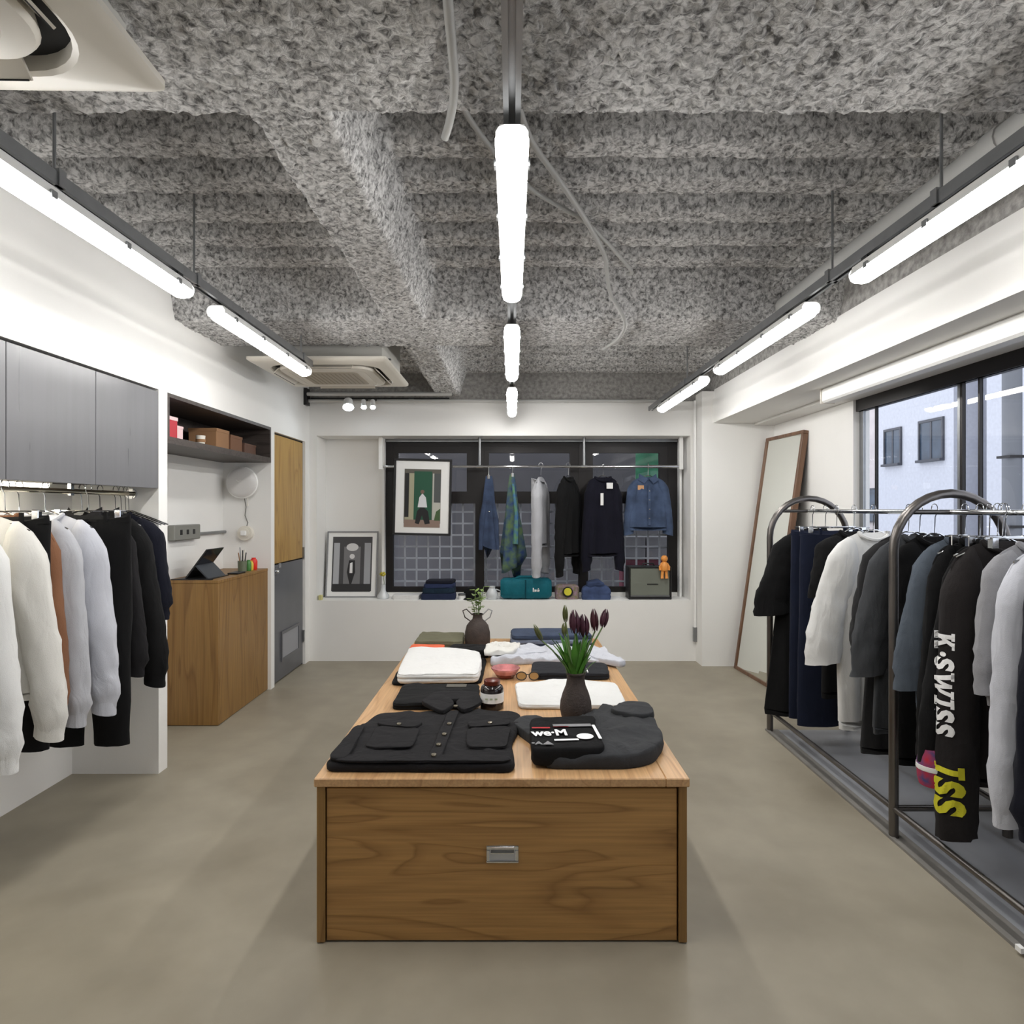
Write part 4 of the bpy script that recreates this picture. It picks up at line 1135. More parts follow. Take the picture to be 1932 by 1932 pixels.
for k, (b0, b1, r, m, lab) in enumerate(tul):
    yy = V1.y + ((-.02, .015, .02, -.01, .03, -.03, -.02)[k])
    f = lambda p: Vector(((p[0]-966)*V1.y/1200, yy, 1.5-(p[1]-960)*V1.y/1200))
    A, B = f(b0), f(b1)
    base = V1 + Vector(((A.x-V1.x)*.12, (yy-V1.y)*.4, .13))
    t = thing('tulip', lab, 'flower', tuple(base), 0, 'tulips in the tall vase')
    mid = Vector((V1.x+(A.x-V1.x)*.3, V1.y+(yy-V1.y)*.6, TZ+.24))
    pts = [base-base, mid-base, mid.lerp(A, .55)-base + Vector((0, 0, .01)), A-base]
    MB().tube(pts, .0035, 7).build('stem', M_STEM, t, smooth=True)
    bloom(A-base, B-A, r, (B-A).length*1.05, m, t)
    # long pointed leaves
    for q in range(5):
        rr = random.Random(k*7+q); an = rr.uniform(0, 2*PI); ln_ = rr.uniform(.15, .27); le = rr.uniform(.025, .095)
        rings = []
        for i in range(7):
            u = i/6
            c = Vector((math.cos(an)*(.012+le*u**1.4), math.sin(an)*(.012+le*.7*u**1.4), ln_*u - .035*u**3)) + V1 + Vector((0, 0, .15)) - base
            wd = .021*math.sin(PI*(.15+.85*u))**.9*(1-u*.35)+.0008
            s = Vector((-math.sin(an), math.cos(an), 0)); o2 = Vector((math.cos(an), math.sin(an), 0))*.004
            rings.append([c - s*wd, c + o2, c + s*wd, c + o2*.6])
        MB().loft(rings).build('leaf', M_LEAF, t, smooth=True, angle=120)
V2 = Vector((-.235, 4.33, TZ))
t = thing('round_vase', 'dark round-shouldered stoneware vase at the far end of the table', 'vase', tuple(V2))
MB().lathe([(.075, 0), (.083, .006), (.087, .04), (.085, .09), (.074, .135), (.055, .16), (.035, .178), (.031, .2), (.038, .214), (.034, .214), (.027, .195)], seg=36).build('vase_body', M_VASE, t, smooth=True)
for s in (-1, 1):
    MB().tube([(s*.05, 0, .165), (s*.085, 0, .19), (s*.10, 0, .235), (s*.075, 0, .245), (s*.034, 0, .205)], .004, 7).build('handle', M_VASE if s < 0 else M_STEEL, t, smooth=True)
M_LEAF2 = mat('sprig_leaf', rgb(104, 128, 54), rough=.55, var=.3, vscale=15)
for k in range(5):
    rr = random.Random(40+k)
    an = k*1.3; lean = rr.uniform(.02, .07); hh = rr.uniform(.16, .26)
    base = V2 + Vector((0, 0, .15))
    t = thing('leafy_sprig', ('upright leafy sprig in the round vase', 'leafy sprig leaning back in the round vase', 'leafy sprig leaning left in the round vase', 'short leafy sprig at the front of the round vase', 'leafy sprig leaning right in the round vase')[k], 'sprig', tuple(base), 0, 'leafy sprigs in the round vase')
    tip = Vector((math.cos(an)*lean, math.sin(an)*lean, hh))
    MB().tube([(0, 0, 0), tuple(tip*.5+Vector((0, 0, .01))), tuple(tip)], .0025, 6).build('stem', M_STEM, t, smooth=True)
    for q in range(9):
        u = .45 + .55*q/8; a2 = q*2.4 + k; c = tip*u; ll = rr.uniform(.03, .05)
        d = Vector((math.cos(a2), math.sin(a2), rr.uniform(-.1, .7))).normalized(); s = d.cross(Vector((0, 0, 1))).normalized()
        rings = []
        for i in range(5):
            v = i/4; p = c + d*ll*v; wd = .011*math.sin(PI*(.1+.85*v))+.0006
            rings.append([p-s*wd, p+Vector((0, 0, .002)), p+s*wd, p-Vector((0, 0, .002))])
        MB().loft(rings).build('leaf', M_LEAF2, t, smooth=True, angle=120)
# ---------------------------------------------------------------- leaning mirror
mi = thing('leaning_mirror', 'tall wood-framed mirror leaning against the right wall', 'mirror', (2.115, 5.665, 0), 0)
bx = Vector((.05, -.655, 0)).normalized(); vz = Vector((.315, .02, 2.17)).normalized()
nrm = bx.cross(vz).normalized()
if nrm.x > 0: nrm = -nrm
RM = Matrix((bx, -nrm, vz)).transposed()          # local x = width, y = away from the room, z = up the mirror
mi.rotation_euler = RM.to_euler()
MW, MH = .335, 2.19
part('frame_rail', M_MIRRORWOOD, mi, [(-MW, MW, 0, .05, 0, .03)], b=.003)
part('frame_rail', M_MIRRORWOOD, mi, [(-MW, MW, 0, .05, MH-.03, MH)], b=.003)
part('frame_stile', M_MIRRORWOOD, mi, [(-MW, -MW+.032, 0, .05, .03, MH-.03)], b=.003)
part('frame_stile', M_MIRRORWOOD, mi, [(MW-.032, MW, 0, .05, .03, MH-.03)], b=.003)
part('mirror_glass', mat('silvered_glass', (.88, .9, .86, 1), rough=.02, metal=1), mi, [(-MW+.032, MW-.032, .010, .016, .03, MH-.03)])
part('backing_board', M_DARKWOOD, mi, [(-MW+.033, MW-.033, .017, .03, .01, MH-.01)])

# ---------------------------------------------------------------- clothes rack on the window side
RX, RZ_ = 2.0, 1.485
rk = thing('clothes_rack', 'long raw steel clothes rack with round-arched frames by the window', 'clothes rack', (RX, 2.9, 0))
tr_ = .0205; ra = .26
def arch(y):
    P = [(-ra, y, 0.006), (-ra, y, .7), (-ra, y, 1.30)]
    P += [(-ra*math.cos(PI*k/16), y, 1.31 + ra*math.sin(PI*k/16)) for k in range(17)]
    P += [(ra, y, 1.30), (ra, y, .7), (ra, y, 0.006)]
    MB().tube(P, tr_, 14).build('arched_frame', M_RAWSTEEL, rk, smooth=True)
    MB().cyl((-ra, y, .135), (ra, y, .135), .014, 10).build('foot_bar', M_RAWSTEEL, rk, smooth=True)
    MB().cyl((-ra+.05, y, RZ_), (ra-.05, y, RZ_), .011, 10).build('cross_bar', M_RAWSTEEL, rk, smooth=True)
for y in (-1.4, 0.0, 1.39): arch(y)
for a, b in ((-1.4, 0), (0, 1.39)):
    MB().cyl((0, a, RZ_), (0, b, RZ_), .0125, 12).build('hanging_rod', M_CHROME, rk, smooth=True)
    for s in (-1, 1):
        MB().cyl((s*ra, a, .135), (s*ra, b, .135), .014, 10).build('base_rail', M_RAWSTEEL, rk, smooth=True)
OZ = 1.385; DR = RZ_ - OZ + .012
def rackg(y, nm, lab, m, **k):
    k.setdefault('rz', 0.0)
    return garment(nm, lab, k.pop('cat'), (RX + k.pop('dx', 0), y, OZ), k.pop('rz'), m, drop=DR, group='clothes on the window side rack', hlabel='hanger of the ' + k.pop('hl'), **k)
TS = dict(len=.32, r0=.085, r1=.10, out=.07, sq=.5)
TSL = dict(len=.50, r0=.09, r1=.115, out=.10, sq=.5)
LSV = dict(len=.86, r0=.082, r1=.055, out=.05, cuff=.06, sq=.7)
# far half of the rack, from the mirror towards the viewer
rackg(4.17, 'long_tshirt', 'black long t-shirt nearest the mirror on the rack', F_BLACK, cat='t-shirt', hl='black t-shirt nearest the mirror', dx=-.03, w=.20, hem=.31, L=1.20, slv=TSL, seed=31, th=.03)
trousers('navy_trousers', 'dark navy trousers second from the mirror on the rack', (RX-.02, 4.02, OZ), .05, F_NAVYD, w=.22, L=1.20, seed=32, drop=DR, flare=.03, group='clothes on the window side rack', hlabel='clip hanger of the dark navy trousers')
trousers('navy_trousers', 'black-blue trousers between navy trousers and white shirt on the rack', (RX-.02, 3.88, OZ), -.03, F_NAVYD, w=.22, L=1.205, seed=33, drop=DR, flare=.03, group='clothes on the window side rack', hlabel='clip hanger of the black-blue trousers')
rackg(3.72, 'black_shirt', 'black shirt with pale tag hanging just behind the white shirt on the rack', F_BLACK, cat='shirt', hl='black shirt behind the white one', w=.18, hem=.20, L=.95, slv=dict(TS, out=.02), seed=34, th=.035)
t = rackg(3.52, 'white_shirt', 'white wide-sleeved shirt on the far half of the rack', F_WHITE, cat='shirt', hl='white shirt', w=.21, hem=.20, L=1.06, slv=dict(len=.66, r0=.085, r1=.105, out=.10, sq=.55), seed=35, th=.045)
rackg(3.24, 'charcoal_tshirt', 'dark charcoal t-shirt in the middle of the far rack half', fab('dark_char2', rgb(40, 40, 41)), cat='t-shirt', hl='dark charcoal t-shirt', dx=.02, w=.19, hem=.24, L=1.10, slv=dict(TSL, out=.05, r1=.09), seed=37, th=.045)
rackg(3.12, 'grey_tshirt', 'grey wide t-shirt just behind the middle arch of the rack', fab('mid_char', rgb(66, 68, 71)), cat='t-shirt', hl='grey wide t-shirt', w=.21, hem=.24, L=.95, slv=dict(len=.62, r0=.08, r1=.095, out=.07, sq=.5), seed=38, th=.045)
rackg(3.01, 'black_tshirt', 'black t-shirt touching the middle arch of the rack', F_BLACK, cat='t-shirt', hl='black t-shirt at the middle arch', w=.18, hem=.21, L=1.05, slv=dict(TS, out=.0, r0=.07, r1=.07), seed=39, th=.04)
# near half
rackg(2.81, 'slate_tshirt', 'slate blue t-shirt just in front of the middle arch', F_SLATE, cat='t-shirt', hl='slate blue t-shirt', w=.20, hem=.20, L=.75, slv=dict(len=.60, r0=.075, r1=.085, out=.06, sq=.5), seed=40, th=.04)
rackg(2.72, 'black_shirt', 'black shirt between the slate t-shirt and the lettered garment', F_BLACK, cat='shirt', hl='black shirt beside the slate t-shirt', w=.20, hem=.22, L=.92, slv=dict(len=.86, r0=.07, r1=.07, out=.03, sq=.5), seed=41, th=.04)
t = rackg(2.62, 'patterned_shirt', 'dark shirt with a red and blue patterned hem showing low on the rack', F_BLACK, cat='shirt', hl='shirt with the patterned hem', w=.20, hem=.21, L=.95, slv=dict(len=.84, r0=.072, r1=.056, out=.10, sq=.6), seed=42, th=.04)
pt = mat('bandana_print', rgb(190, 30, 40), rough=.8, col2=rgb(60, 70, 120), vscale=22)
MB().lathe([(.05, -1.02), (.058, -.99), (.06, -.93), (.05, -.87)], (-.265, 0, 0), 16).build('patterned_cuff', pt, t, smooth=True)
MB().lathe([(.061, -.955), (.063, -.95), (.062, -.935)], (-.265, 0, 0), 16).build('cuff_stripe', M_WHITE, t, smooth=True)
# the lettered garment with long sleeves
ks = rackg(2.555, 'lettered_sweatshirt', 'long black sweatshirt with white and yellow lettering down its sleeve', fab('soft_black', rgb(34, 31, 31)), cat='sweatshirt', hl='lettered black sweatshirt', dx=-.03, w=.205, hem=.21, L=.95,
           slv=dict(len=1.12, r0=.088, r1=.075, out=.012, sq=.75), seed=43, th=.045)
def slab_letters(body, cap):
    """heavy slab-serif capitals as flat polygons, cap height 1 scaled to cap, centred along the run"""
    V = []; F = []; x = 0.0
    def poly(pts):
        k = len(V); V.extend(pts); F.append(tuple(range(k, k+len(pts))))
    def bar(a, b, c, d): poly([(x+a, c), (x+b, c), (x+b, d), (x+a, d)])
    for ch in body:
        if ch == 'I':
            bar(.17, .43, -.5, .5); bar(.02, .58, .37, .5); bar(.02, .58, -.5, -.37); x += .66
        elif ch == 'K':
            bar(.10, .36, -.5, .5); bar(0, .46, .37, .5); bar(0, .46, -.5, -.37)
            poly([(x+.36, -.08), (x+.50, .04), (x+.90, .5), (x+.62, .5), (x+.36, .16)])
            poly([(x+.46, .02), (x+.62, .18), (x+1.02, -.5), (x+.72, -.5)]); bar(.56, 1.0, .39, .5); bar(.62, 1.1, -.5, -.39); x += 1.16
        elif ch == 'W':
            poly([(x+.04, .5), (x+.34, .5), (x+.62, -.5), (x+.38, -.5)]); poly([(x+.38, -.5), (x+.62, -.5), (x+.88, .42), (x+.70, .42)])
            poly([(x+.68, .42), (x+.90, .42), (x+1.12, -.5), (x+.90, -.5)]); poly([(x+.90, -.5), (x+1.12, -.5), (x+1.46, .5), (x+1.22, .5)])
            bar(-.04, .46, .38, .5); bar(1.08, 1.54, .38, .5); x += 1.56
        elif ch == 'S':
            sv, sf = text_polys('S', 1.3, .055)
            ax = [q[0] for q in sv]; ay = [q[1] for q in sv]; k = len(V)
            V.extend([(x + (q[0]-min(ax))/(max(ax)-min(ax))*.78, -.5 + (q[1]-min(ay))/(max(ay)-min(ay))) for q in sv]); F.extend([tuple(i+k for i in q) for q in sf]); x += .86
        else:
            poly([(x+.15+.15*math.cos(2*PI*k/12), .15*math.sin(2*PI*k/12)) for k in range(12)]); x += .36
    return [((a - x/2)*cap, b*cap) for a, b in V], F
def wrap_print(g, body, size, m, name, uc, zc, offs, direction=Vector((1, .55, 0)), sy=1.0):
    so = bpy.data.objects[g['slv-1']]
    me = so.data
    bv = BVHTree.FromPolygons([v.co.copy() for v in me.vertices], [tuple(p.vertices) for p in me.polygons])
    d = direction.normalized(); side = Vector((0, 0, 1)).cross(d).normalized()
    if side.x < 0: side = -side
    def place(u, v):
        # text runs downwards, letter tops to the right as seen from the aisle
        o = Vector((uc[0], uc[1], zc - u)) + side*v*sy - d*1.0
        h = bv.ray_cast(o, d, 3.0)
        if h[0] is None: return o + d*1.0, -d
        return h[0], -d
    v, f = slab_letters(body, size)
    # cut the lettering finely so it can follow the sleeve
    bmm = bmesh.new(); vv = [bmm.verts.new((a, b, 0)) for a, b in v]
    for q in f:
        try: bmm.faces.new([vv[i] for i in q])
        except ValueError: pass
    bmesh.ops.triangulate(bmm, faces=list(bmm.faces))
    for _ in range(3):
        bmesh.ops.subdivide_edges(bmm, edges=[e for e in bmm.edges if e.calc_length() > .011], cuts=1)
        bmesh.ops.triangulate(bmm, faces=[q for q in bmm.faces if len(q.verts) > 3])
    bmm.verts.index_update()
    P = ([tuple(x.co[:2]) for x in bmm.verts], [tuple(x.index for x in q.verts) for q in bmm.faces]); bmm.free()
    return decal(name, P, m, so, place, th=.0045)
wrap_print(ks, 'K·SWISS', .066, M_INKW, 'white_lettering', (-.226, 0), -.588, .004, sy=1.3)
wrap_print(ks, 'ISS', .088, M_INKY, 'yellow_lettering', (-.195, 0), -1.005, .005, sy=1.25)
rackg(2.41, 'grey_sweatpants', 'light grey marl top with drawstring on the near half of the rack', F_GREYM, cat='top', hl='light grey marl top', w=.19, hem=.20, L=.60, slv=dict(len=.50, r0=.075, r1=.072, out=.02, sq=.6), seed=44, th=.04)
rackg(2.29, 'white_sweatshirt', 'white long-sleeved sweatshirt on the near half of the rack', F_LTBLUE, cat='sweatshirt', hl='white sweatshirt on the rack', w=.215, hem=.22, L=.78, slv=dict(len=.94, r0=.085, r1=.062, out=.03, cuff=.07, sq=.75), seed=45, th=.05)
nv = rackg(2.15, 'navy_sweatshirt', 'navy sweatshirt with pale blue patch and red tag at the picture edge', F_NAVY, cat='sweatshirt', hl='navy sweatshirt with the blue patch', w=.22, hem=.23, L=.80, slv=dict(len=.92, r0=.09, r1=.07, out=.035, cuff=.05, sq=.75), seed=46, th=.05)
part('patch', mat('sky_patch', rgb(96, 160, 196), rough=.8), nv, [(-.17, .03, -.058, -.05, -.42, -.20)])
part('hem_tag', M_WHITE, nv, [(-.262, -.237, -.058, -.054, -1.0, -.972)]); part('hem_tag', M_INKR, nv, [(-.237, -.215, -.058, -.054, -1.0, -.972)])
rackg(1.98, 'black_sweatshirt', 'black sweatshirt last on the near half of the rack beyond the picture edge', F_BLACK, cat='sweatshirt', hl='last black sweatshirt', w=.22, hem=.23, L=.75, slv=LSV, seed=47, th=.05)
for k, y in enumerate((2.665, 2.58, 2.47, 2.235)):
    hanger((RX, y, OZ), .1*(k-1.5), DR, 'bare clip hanger %s the lettered black sweatshirt' % ('far behind', 'just behind', 'just before', 'well before')[k], w=.17, clip=True, group='bare clip hangers on the rack')
o = part('price_tag', M_WHITE, None, [(1.70, 1.716, 2.125, 2.15, .012, .03)]); tag(o, 'small white tag lying against the floor edging strip', 'tag')

# ---------------------------------------------------------------- clothes in the left alcove
LX, LZ, LOZ = -2.15, 1.585, 1.49
rl = thing('alcove_rail', 'brass-toned hanging rail under the overhead cabinets', 'rail', (LX, -.2, LZ))
MB().cyl((0, 0, 0), (0, 3.79, 0), .0125, 12).build('rail_tube', mat('warm_chrome', rgb(214, 206, 184), rough=.18, metal=1), rl, smooth=True)
for y in (.5, 2.0, 3.3):
    part('bracket', M_CHROME, rl, [(-.008, .008, y-.012, y+.012, -.02, .05)])
MB().cyl((0, 3.785, 0), (0, 3.80, 0), .03, 16).build('end_socket', M_CHROME, rl, smooth=True)
LDR = LZ - LOZ + .012
def alc(y, nm, lab, m, **k):
    return garment(nm, lab, k.pop('cat'), (LX + k.pop('dx', 0), y, LOZ), k.pop('rz', 0), m, drop=LDR, group='clothes in the left alcove', hlabel='hanger of the ' + k.pop('hl'), **k)
SWS = dict(len=.84, r0=.084, r1=.062, out=.06, cuff=.065, sq=.8, wallside=-1)
alc(2.18, 'white_sweatshirt', 'white sweatshirt in the alcove cut by the left picture edge', F_WHITE, cat='sweatshirt', hl='white sweatshirt at the picture edge', w=.235, hem=.24, L=.72, slv=dict(SWS, len=.86), seed=61, th=.06)
alc(2.36, 'white_sweatshirt', 'white sweatshirt with long cuffs left of the cream one in the alcove', F_WHITE, cat='sweatshirt', hl='second white sweatshirt', w=.235, hem=.24, L=.70, slv=dict(SWS, len=.88), seed=62, th=.06)
alc(2.55, 'cream_sweatshirt', 'cream-white sweatshirt with ribbed cuff beside the rust brown shirt', F_CREAM, cat='sweatshirt', hl='cream-white sweatshirt', w=.24, hem=.25, L=.72, slv=dict(SWS, len=.83, out=.09), seed=63, th=.06)
trousers('black_trousers', 'black trousers hanging between cream sweatshirt and brown shirt', (LX+.07, 2.61, LOZ), 0, F_BLACK, w=.18, L=.98, seed=64, drop=LDR, group='clothes in the left alcove', hlabel='clip hanger of the black trousers beside the cream sweatshirt')
alc(2.665, 'brown_shirt', 'rust brown shirt between the cream and light grey sweatshirts', F_BROWN, cat='shirt', hl='rust brown shirt', w=.235, hem=.24, L=.86, slv=dict(SWS, len=.80, out=.035, r0=.066, r1=.05), seed=65, th=.04)
alc(2.775, 'grey_sweatshirt', 'light grey sweatshirt right after the brown shirt', F_GREY, cat='sweatshirt', hl='first light grey sweatshirt', w=.235, hem=.24, L=.74, slv=dict(SWS, len=.85, out=.035), seed=66, th=.05)
alc(2.93, 'grey_hoodie', 'pale grey sweatshirt with full sleeve in front of the black jackets', F_LTBLUE, cat='sweatshirt', hl='pale grey sweatshirt by the black jackets', w=.24, hem=.25, L=.72, slv=dict(SWS, len=.85, out=.065, r0=.088), seed=67, th=.06, collar='crew')
trousers('black_trousers', 'long black trousers reaching lowest in the alcove beside the grey sweatshirt', (LX+.12, 3.05, LOZ), 0, F_BLACK, w=.20, L=1.12, seed=68, drop=LDR, group='clothes in the left alcove', hlabel='clip hanger of the long black trousers')
alc(3.18, 'black_jacket', 'black jacket with collar next to the long black trousers', F_DENIMB, cat='jacket', hl='black collared jacket', w=.235, hem=.24, L=.62, slv=dict(SWS, len=.74, out=.055, r0=.075, sq=.7), seed=69, th=.05, collar='shirt')
alc(3.32, 'black_jacket', 'black jacket hanging last before the white partition', F_BLACK, cat='jacket', hl='last black jacket by the partition', w=.235, hem=.24, L=.66, slv=dict(SWS, len=.83, out=.085, r0=.08), seed=70, th=.05, collar='shirt')
alc(3.45, 'navy_shirt', 'dark navy shirt squeezed between the last jacket and the partition', F_NAVY, cat='shirt', hl='dark navy shirt by the partition', w=.22, hem=.22, L=.62, slv=dict(SWS, len=.5, out=.05), seed=71, th=.03)
for k, y in enumerate((3.50, 3.54, 3.57)):
    hanger((LX, y, LOZ), 0, LDR, ('bare wire hanger behind the last black jacket', 'bare wire hanger close to the partition', 'bare wire hanger touching the partition')[k], w=.22, group='bare wire hangers in the alcove')

# ---------------------------------------------------------------- back window rail and its clothes
BZ, BY = 1.925, 6.40
rb = thing('window_rail', 'chrome hanging rail fixed under the soffit of the back window recess', 'rail', (0, BY, BZ))
MB().cyl((-1.33, 0, 0), (1.72, 0, 0), .0125, 12).build('rail_tube', M_CHROME, rb, smooth=True)
for x in (-.325, .725):
    MB().cyl((x, 0, 0), (x, 0, WZ1-BZ), .014, 12).build('support_post', M_STEEL, rb, smooth=True)
    MB().cyl((x-.03, 0, 0), (x+.03, 0, 0), .018, 12).build('sleeve', M_CHROME, rb, smooth=True)
for x in (-1.32, 1.70):
    part('end_bracket', M_WHITE, rb, [(x-.02, x+.02, -.02, .02, -.03, WZ1-BZ)], b=.004)
MB().cyl((1.36, 0, 0), (1.66, 0, 0), .017, 12).build('joint_sleeve', M_CHROME, rb, smooth=True)
BO = 1.835; BD = BZ - BO + .012
def bk(x, nm, lab, m, rz, **k):
    return garment(nm, lab, k.pop('cat'), (x, BY, k.pop('z', BO)), rz, m, drop=BD, group='clothes on the back window rail', hlabel='hanger of the ' + k.pop('hl'), **k)
def drape(nm, lab, cat, x, m, ztop, ln_, w0, w1, seed, split=False, z_extra=None):
    t = thing(nm, lab, cat, (x, BY, ztop), .15, 'clothes on the back window rail')
    rings = []
    for r in range(15):
        u = r/14
        hw = w0 + (w1-w0)*u**.8
        ring = []
        for j in range(26):
            a = 2*PI*j/26
            q = 1 + .28*math.sin(5*a+seed)*u + .2*math.sin(3*a+seed*2+u*2)
            ring.append((hw*q*math.cos(a), .035*(.3+u)*q*math.sin(a), -ln_*u + .10*u*math.sin(2*a+seed)*(u > .5) - .05*u*u*math.cos(a*3+seed)))
        rings.append(ring)
    MB().loft(rings).build('cloth', m, t, smooth=True, angle=80)
    MB().tube([(0, .02, BZ-ztop-.01), (0, .022, BZ-ztop+.012), (0, 0, BZ-ztop+.022), (0, -.02, BZ-ztop+.01), (0, -.004, BZ-ztop-.05), (0, 0, -.01)], .003, 6).build('hook', M_CHROME, t, smooth=True)
    part('clip', M_CHROME, t, [(-.014, .014, -.014, .014, -.03, .012)], b=.003)
    return t
t = drape('denim_garment', 'dark blue denim garment clipped to the back rail next to the hanging picture', 'denim', -.235, fab('mid_denim', rgb(58, 70, 94), var=.3), 1.83, .68, .03, .09, 1.2)
for s in (-1, 1):
    MB().tube([(s*.03, 0, -.2), (s*.07, -.02, -.45), (s*.085, -.03, -.74)], [.02, .03, .02], 8).build('strap', fab('mid_denim', rgb(58, 70, 94)), t, smooth=True)
MB().lathe([(.012, 0), (.01, .006)], (.0, -.06, -.36), 10).build('button', M_BTN, t)
M_PATT = mat('fabric_blue_green_print', rgb(34, 58, 112), rough=.9, col2=rgb(92, 116, 74), vscale=16)
t = drape('patterned_cloth', 'blue and green patterned cloth clipped to the back rail', 'cloth', .005, M_PATT, 1.85, .92, .022, .115, 2.6)
MB().tube([(.0, -.02, -.1), (.03, -.06, -.4), (.02, -.07, -.7)], [.012, .02, .03], 8).build('fold', mat('fabric_lime_print', rgb(96, 140, 80), rough=.9, col2=rgb(50, 90, 160), vscale=20), t, smooth=True)
g = bk(.29, 'white_hoodie', 'white hoodie hanging side-on from the back rail above the teal bag', F_GREY, 1.28, cat='hoodie', hl='white hoodie', w=.19, hem=.2, L=.68, slv=dict(len=.92, r0=.07, r1=.055, out=.02, cuff=.06), seed=81, th=.05, collar='hood')
bk(.565, 'black_sweater', 'black sweater turned half sideways on the back rail', F_BLACK, .95, cat='sweater', hl='black sweater turned sideways', w=.17, hem=.18, L=.78, slv=dict(len=.92, r0=.075, r1=.05, out=.03, cuff=.06), seed=82, th=.07)
t = bk(.915, 'navy_sweater', 'navy sweater with white label and tag facing the shop on the back rail', fab('deep_navy', rgb(20, 20, 32)), .12, cat='sweater', hl='navy sweater with white label', w=.17, hem=.19, L=.78, slv=dict(len=.88, r0=.07, r1=.05, out=.035, cuff=.06), seed=83, th=.06)
part('neck_label', M_WHITE, t, [(.02, .085, -.066, -.06, -.135, -.075)], b=.002)
part('price_tag', M_WHITE, t, [(-.045, -.015, -.078, -.074, -.30, -.18)])
t = bk(1.37, 'denim_jacket', 'blue denim jacket facing the shop at the window end of the back rail', F_BLUE, -.05, cat='jacket', hl='blue denim jacket', w=.19, hem=.20, L=.52, slv=dict(len=.52, r0=.065, r1=.05, out=.04), seed=84, th=.06, collar='shirt')
part('back_patch', mat('tan_patch', rgb(196, 150, 108), rough=.8), t, [(-.11, -.05, -.05, -.044, -.145, -.10)])
part('placket', F_BLUE, t, [(-.014, .014, -.082, -.06, -.5, -.1)], b=.003)
for k in range(4):
    MB().lathe([(.008, 0), (.006, .004)], (0, -.083, -.16-.09*k), 10).build('button', M_BTN, t)

# ---------------------------------------------------------------- framed pictures
def picture(nm, lab, cx, y, z0, wd, ht, lean, tilt, fm, fw, matw, drawing, ph):
    t = thing(nm, lab, 'picture', (cx, y, z0))
    t.rotation_euler = (-lean, tilt, 0)
    h = wd/2
    for q in ((-h, h, 0, .022, 0, fw), (-h, h, 0, .022, ht-fw, ht)): part('frame_rail', fm, t, [q], b=.002)
    for q in ((-h, -h+fw, 0, .022, fw, ht-fw), (h-fw, h, 0, .022, fw, ht-fw)): part('frame_stile', fm, t, [q], b=.002)
    part('backing', M_CARD, t, [(-h+.004, h-.004, .016, .02, .004, ht-.004)])
    part('mount_board', M_WHITE, t, [(-h+fw, h-fw, .010, .014, fw, ht-fw)])
    p0 = part('photo_print', ph, t, [(-h+fw+matw, h-fw-matw, .0085, .0098, fw+matw*1.15, ht-fw-matw*.95)])
    for k, (nme, m, poly) in enumerate(drawing):
        q = MB(); d = .0082-.0003*k
        q.prism([(x, z) for x, z in poly], 'y', d-.0002, d)
        q.build(nme, m, p0)
    return t
flat_m = lambda n, c: mat('print_'+n, rgb(*c), rough=.6)
circ = lambda cx, cz, r, s=1.0, n=18: [(cx+r*math.cos(2*PI*k/n), cz+r*s*math.sin(2*PI*k/n)) for k in range(n)]
bx_ = lambda a, b, c, d: [(a, c), (b, c), (b, d), (a, d)]
dr1 = [('print_wall', flat_m('cream', (170, 166, 140)), bx_(-.175, -.075, .10, .62)), ('print_wall', flat_m('pale', (186, 186, 176)), bx_(.10, .18, .10, .62)),
       ('print_door', flat_m('green', (34, 84, 62)), bx_(-.085, .095, .15, .64)), ('print_window', flat_m('dark', (30, 30, 30)), bx_(-.175, -.135, .18, .62)), ('print_window', flat_m('dark2', (80, 84, 84)), bx_(.115, .18, .33, .62)),
       ('print_step', flat_m('stone', (142, 120, 108)), bx_(-.18, .18, .08, .155)), ('print_trousers', flat_m('blk', (26, 26, 28)), [(-.07, .12), (-.05, .24), (0, .30), (.06, .24), (.08, .12), (.03, .11), (0, .2), (-.03, .11)]),
       ('print_shirt', flat_m('shirt', (220, 220, 224)), [(-.045, .28), (-.03, .38), (.0, .42), (.035, .38), (.05, .28)]), ('print_head', flat_m('skin', (120, 96, 84)), circ(0, .435, .02)),
       ('print_plant', flat_m('plant', (66, 92, 54)), [(.12, .15), (.18, .15), (.18, .27), (.14, .24)])]
picture('framed_photo', 'black-framed colour photograph hanging before the back window', -.905, 6.355, 1.235, .58, .765, 0.0, .022, M_BLACK, .022, .085, dr1, flat_m('base1', (96, 92, 84)))
dr2 = [('print_curtain', flat_m('g190', (176, 178, 182)), bx_(-.19, -.13, .11, .56)), ('print_curtain', flat_m('g170', (160, 162, 166)), bx_(.125, .19, .11, .56)), ('print_door', flat_m('g110', (120, 120, 122)), bx_(-.085, .085, .13, .52)),
       ('print_floor', flat_m('g40', (44, 44, 46)), bx_(-.195, .195, .06, .14)), ('print_lamp', flat_m('g210', (214, 214, 214)), circ(0, .515, .062, .65)), ('print_head', flat_m('g220', (222, 222, 222)), circ(.0, .42, .026)),
       ('print_coat', flat_m('g30', (36, 36, 38)), [(-.05, .26), (-.03, .38), (.03, .38), (.035, .26), (.0, .14), (-.02, .14)]), ('print_shirt', flat_m('g240', (236, 236, 236)), [(-.022, .25), (-.02, .35), (.006, .36), (.008, .25)])]
picture('framed_photo', 'grey-framed black and white photograph leaning at the left end of the sill', -1.642, 6.47, .596, .525, .68, .14, .0, mat('grey_frame', rgb(138, 138, 140), rough=.4), .014, .045, dr2, flat_m('base2', (70, 70, 72)))

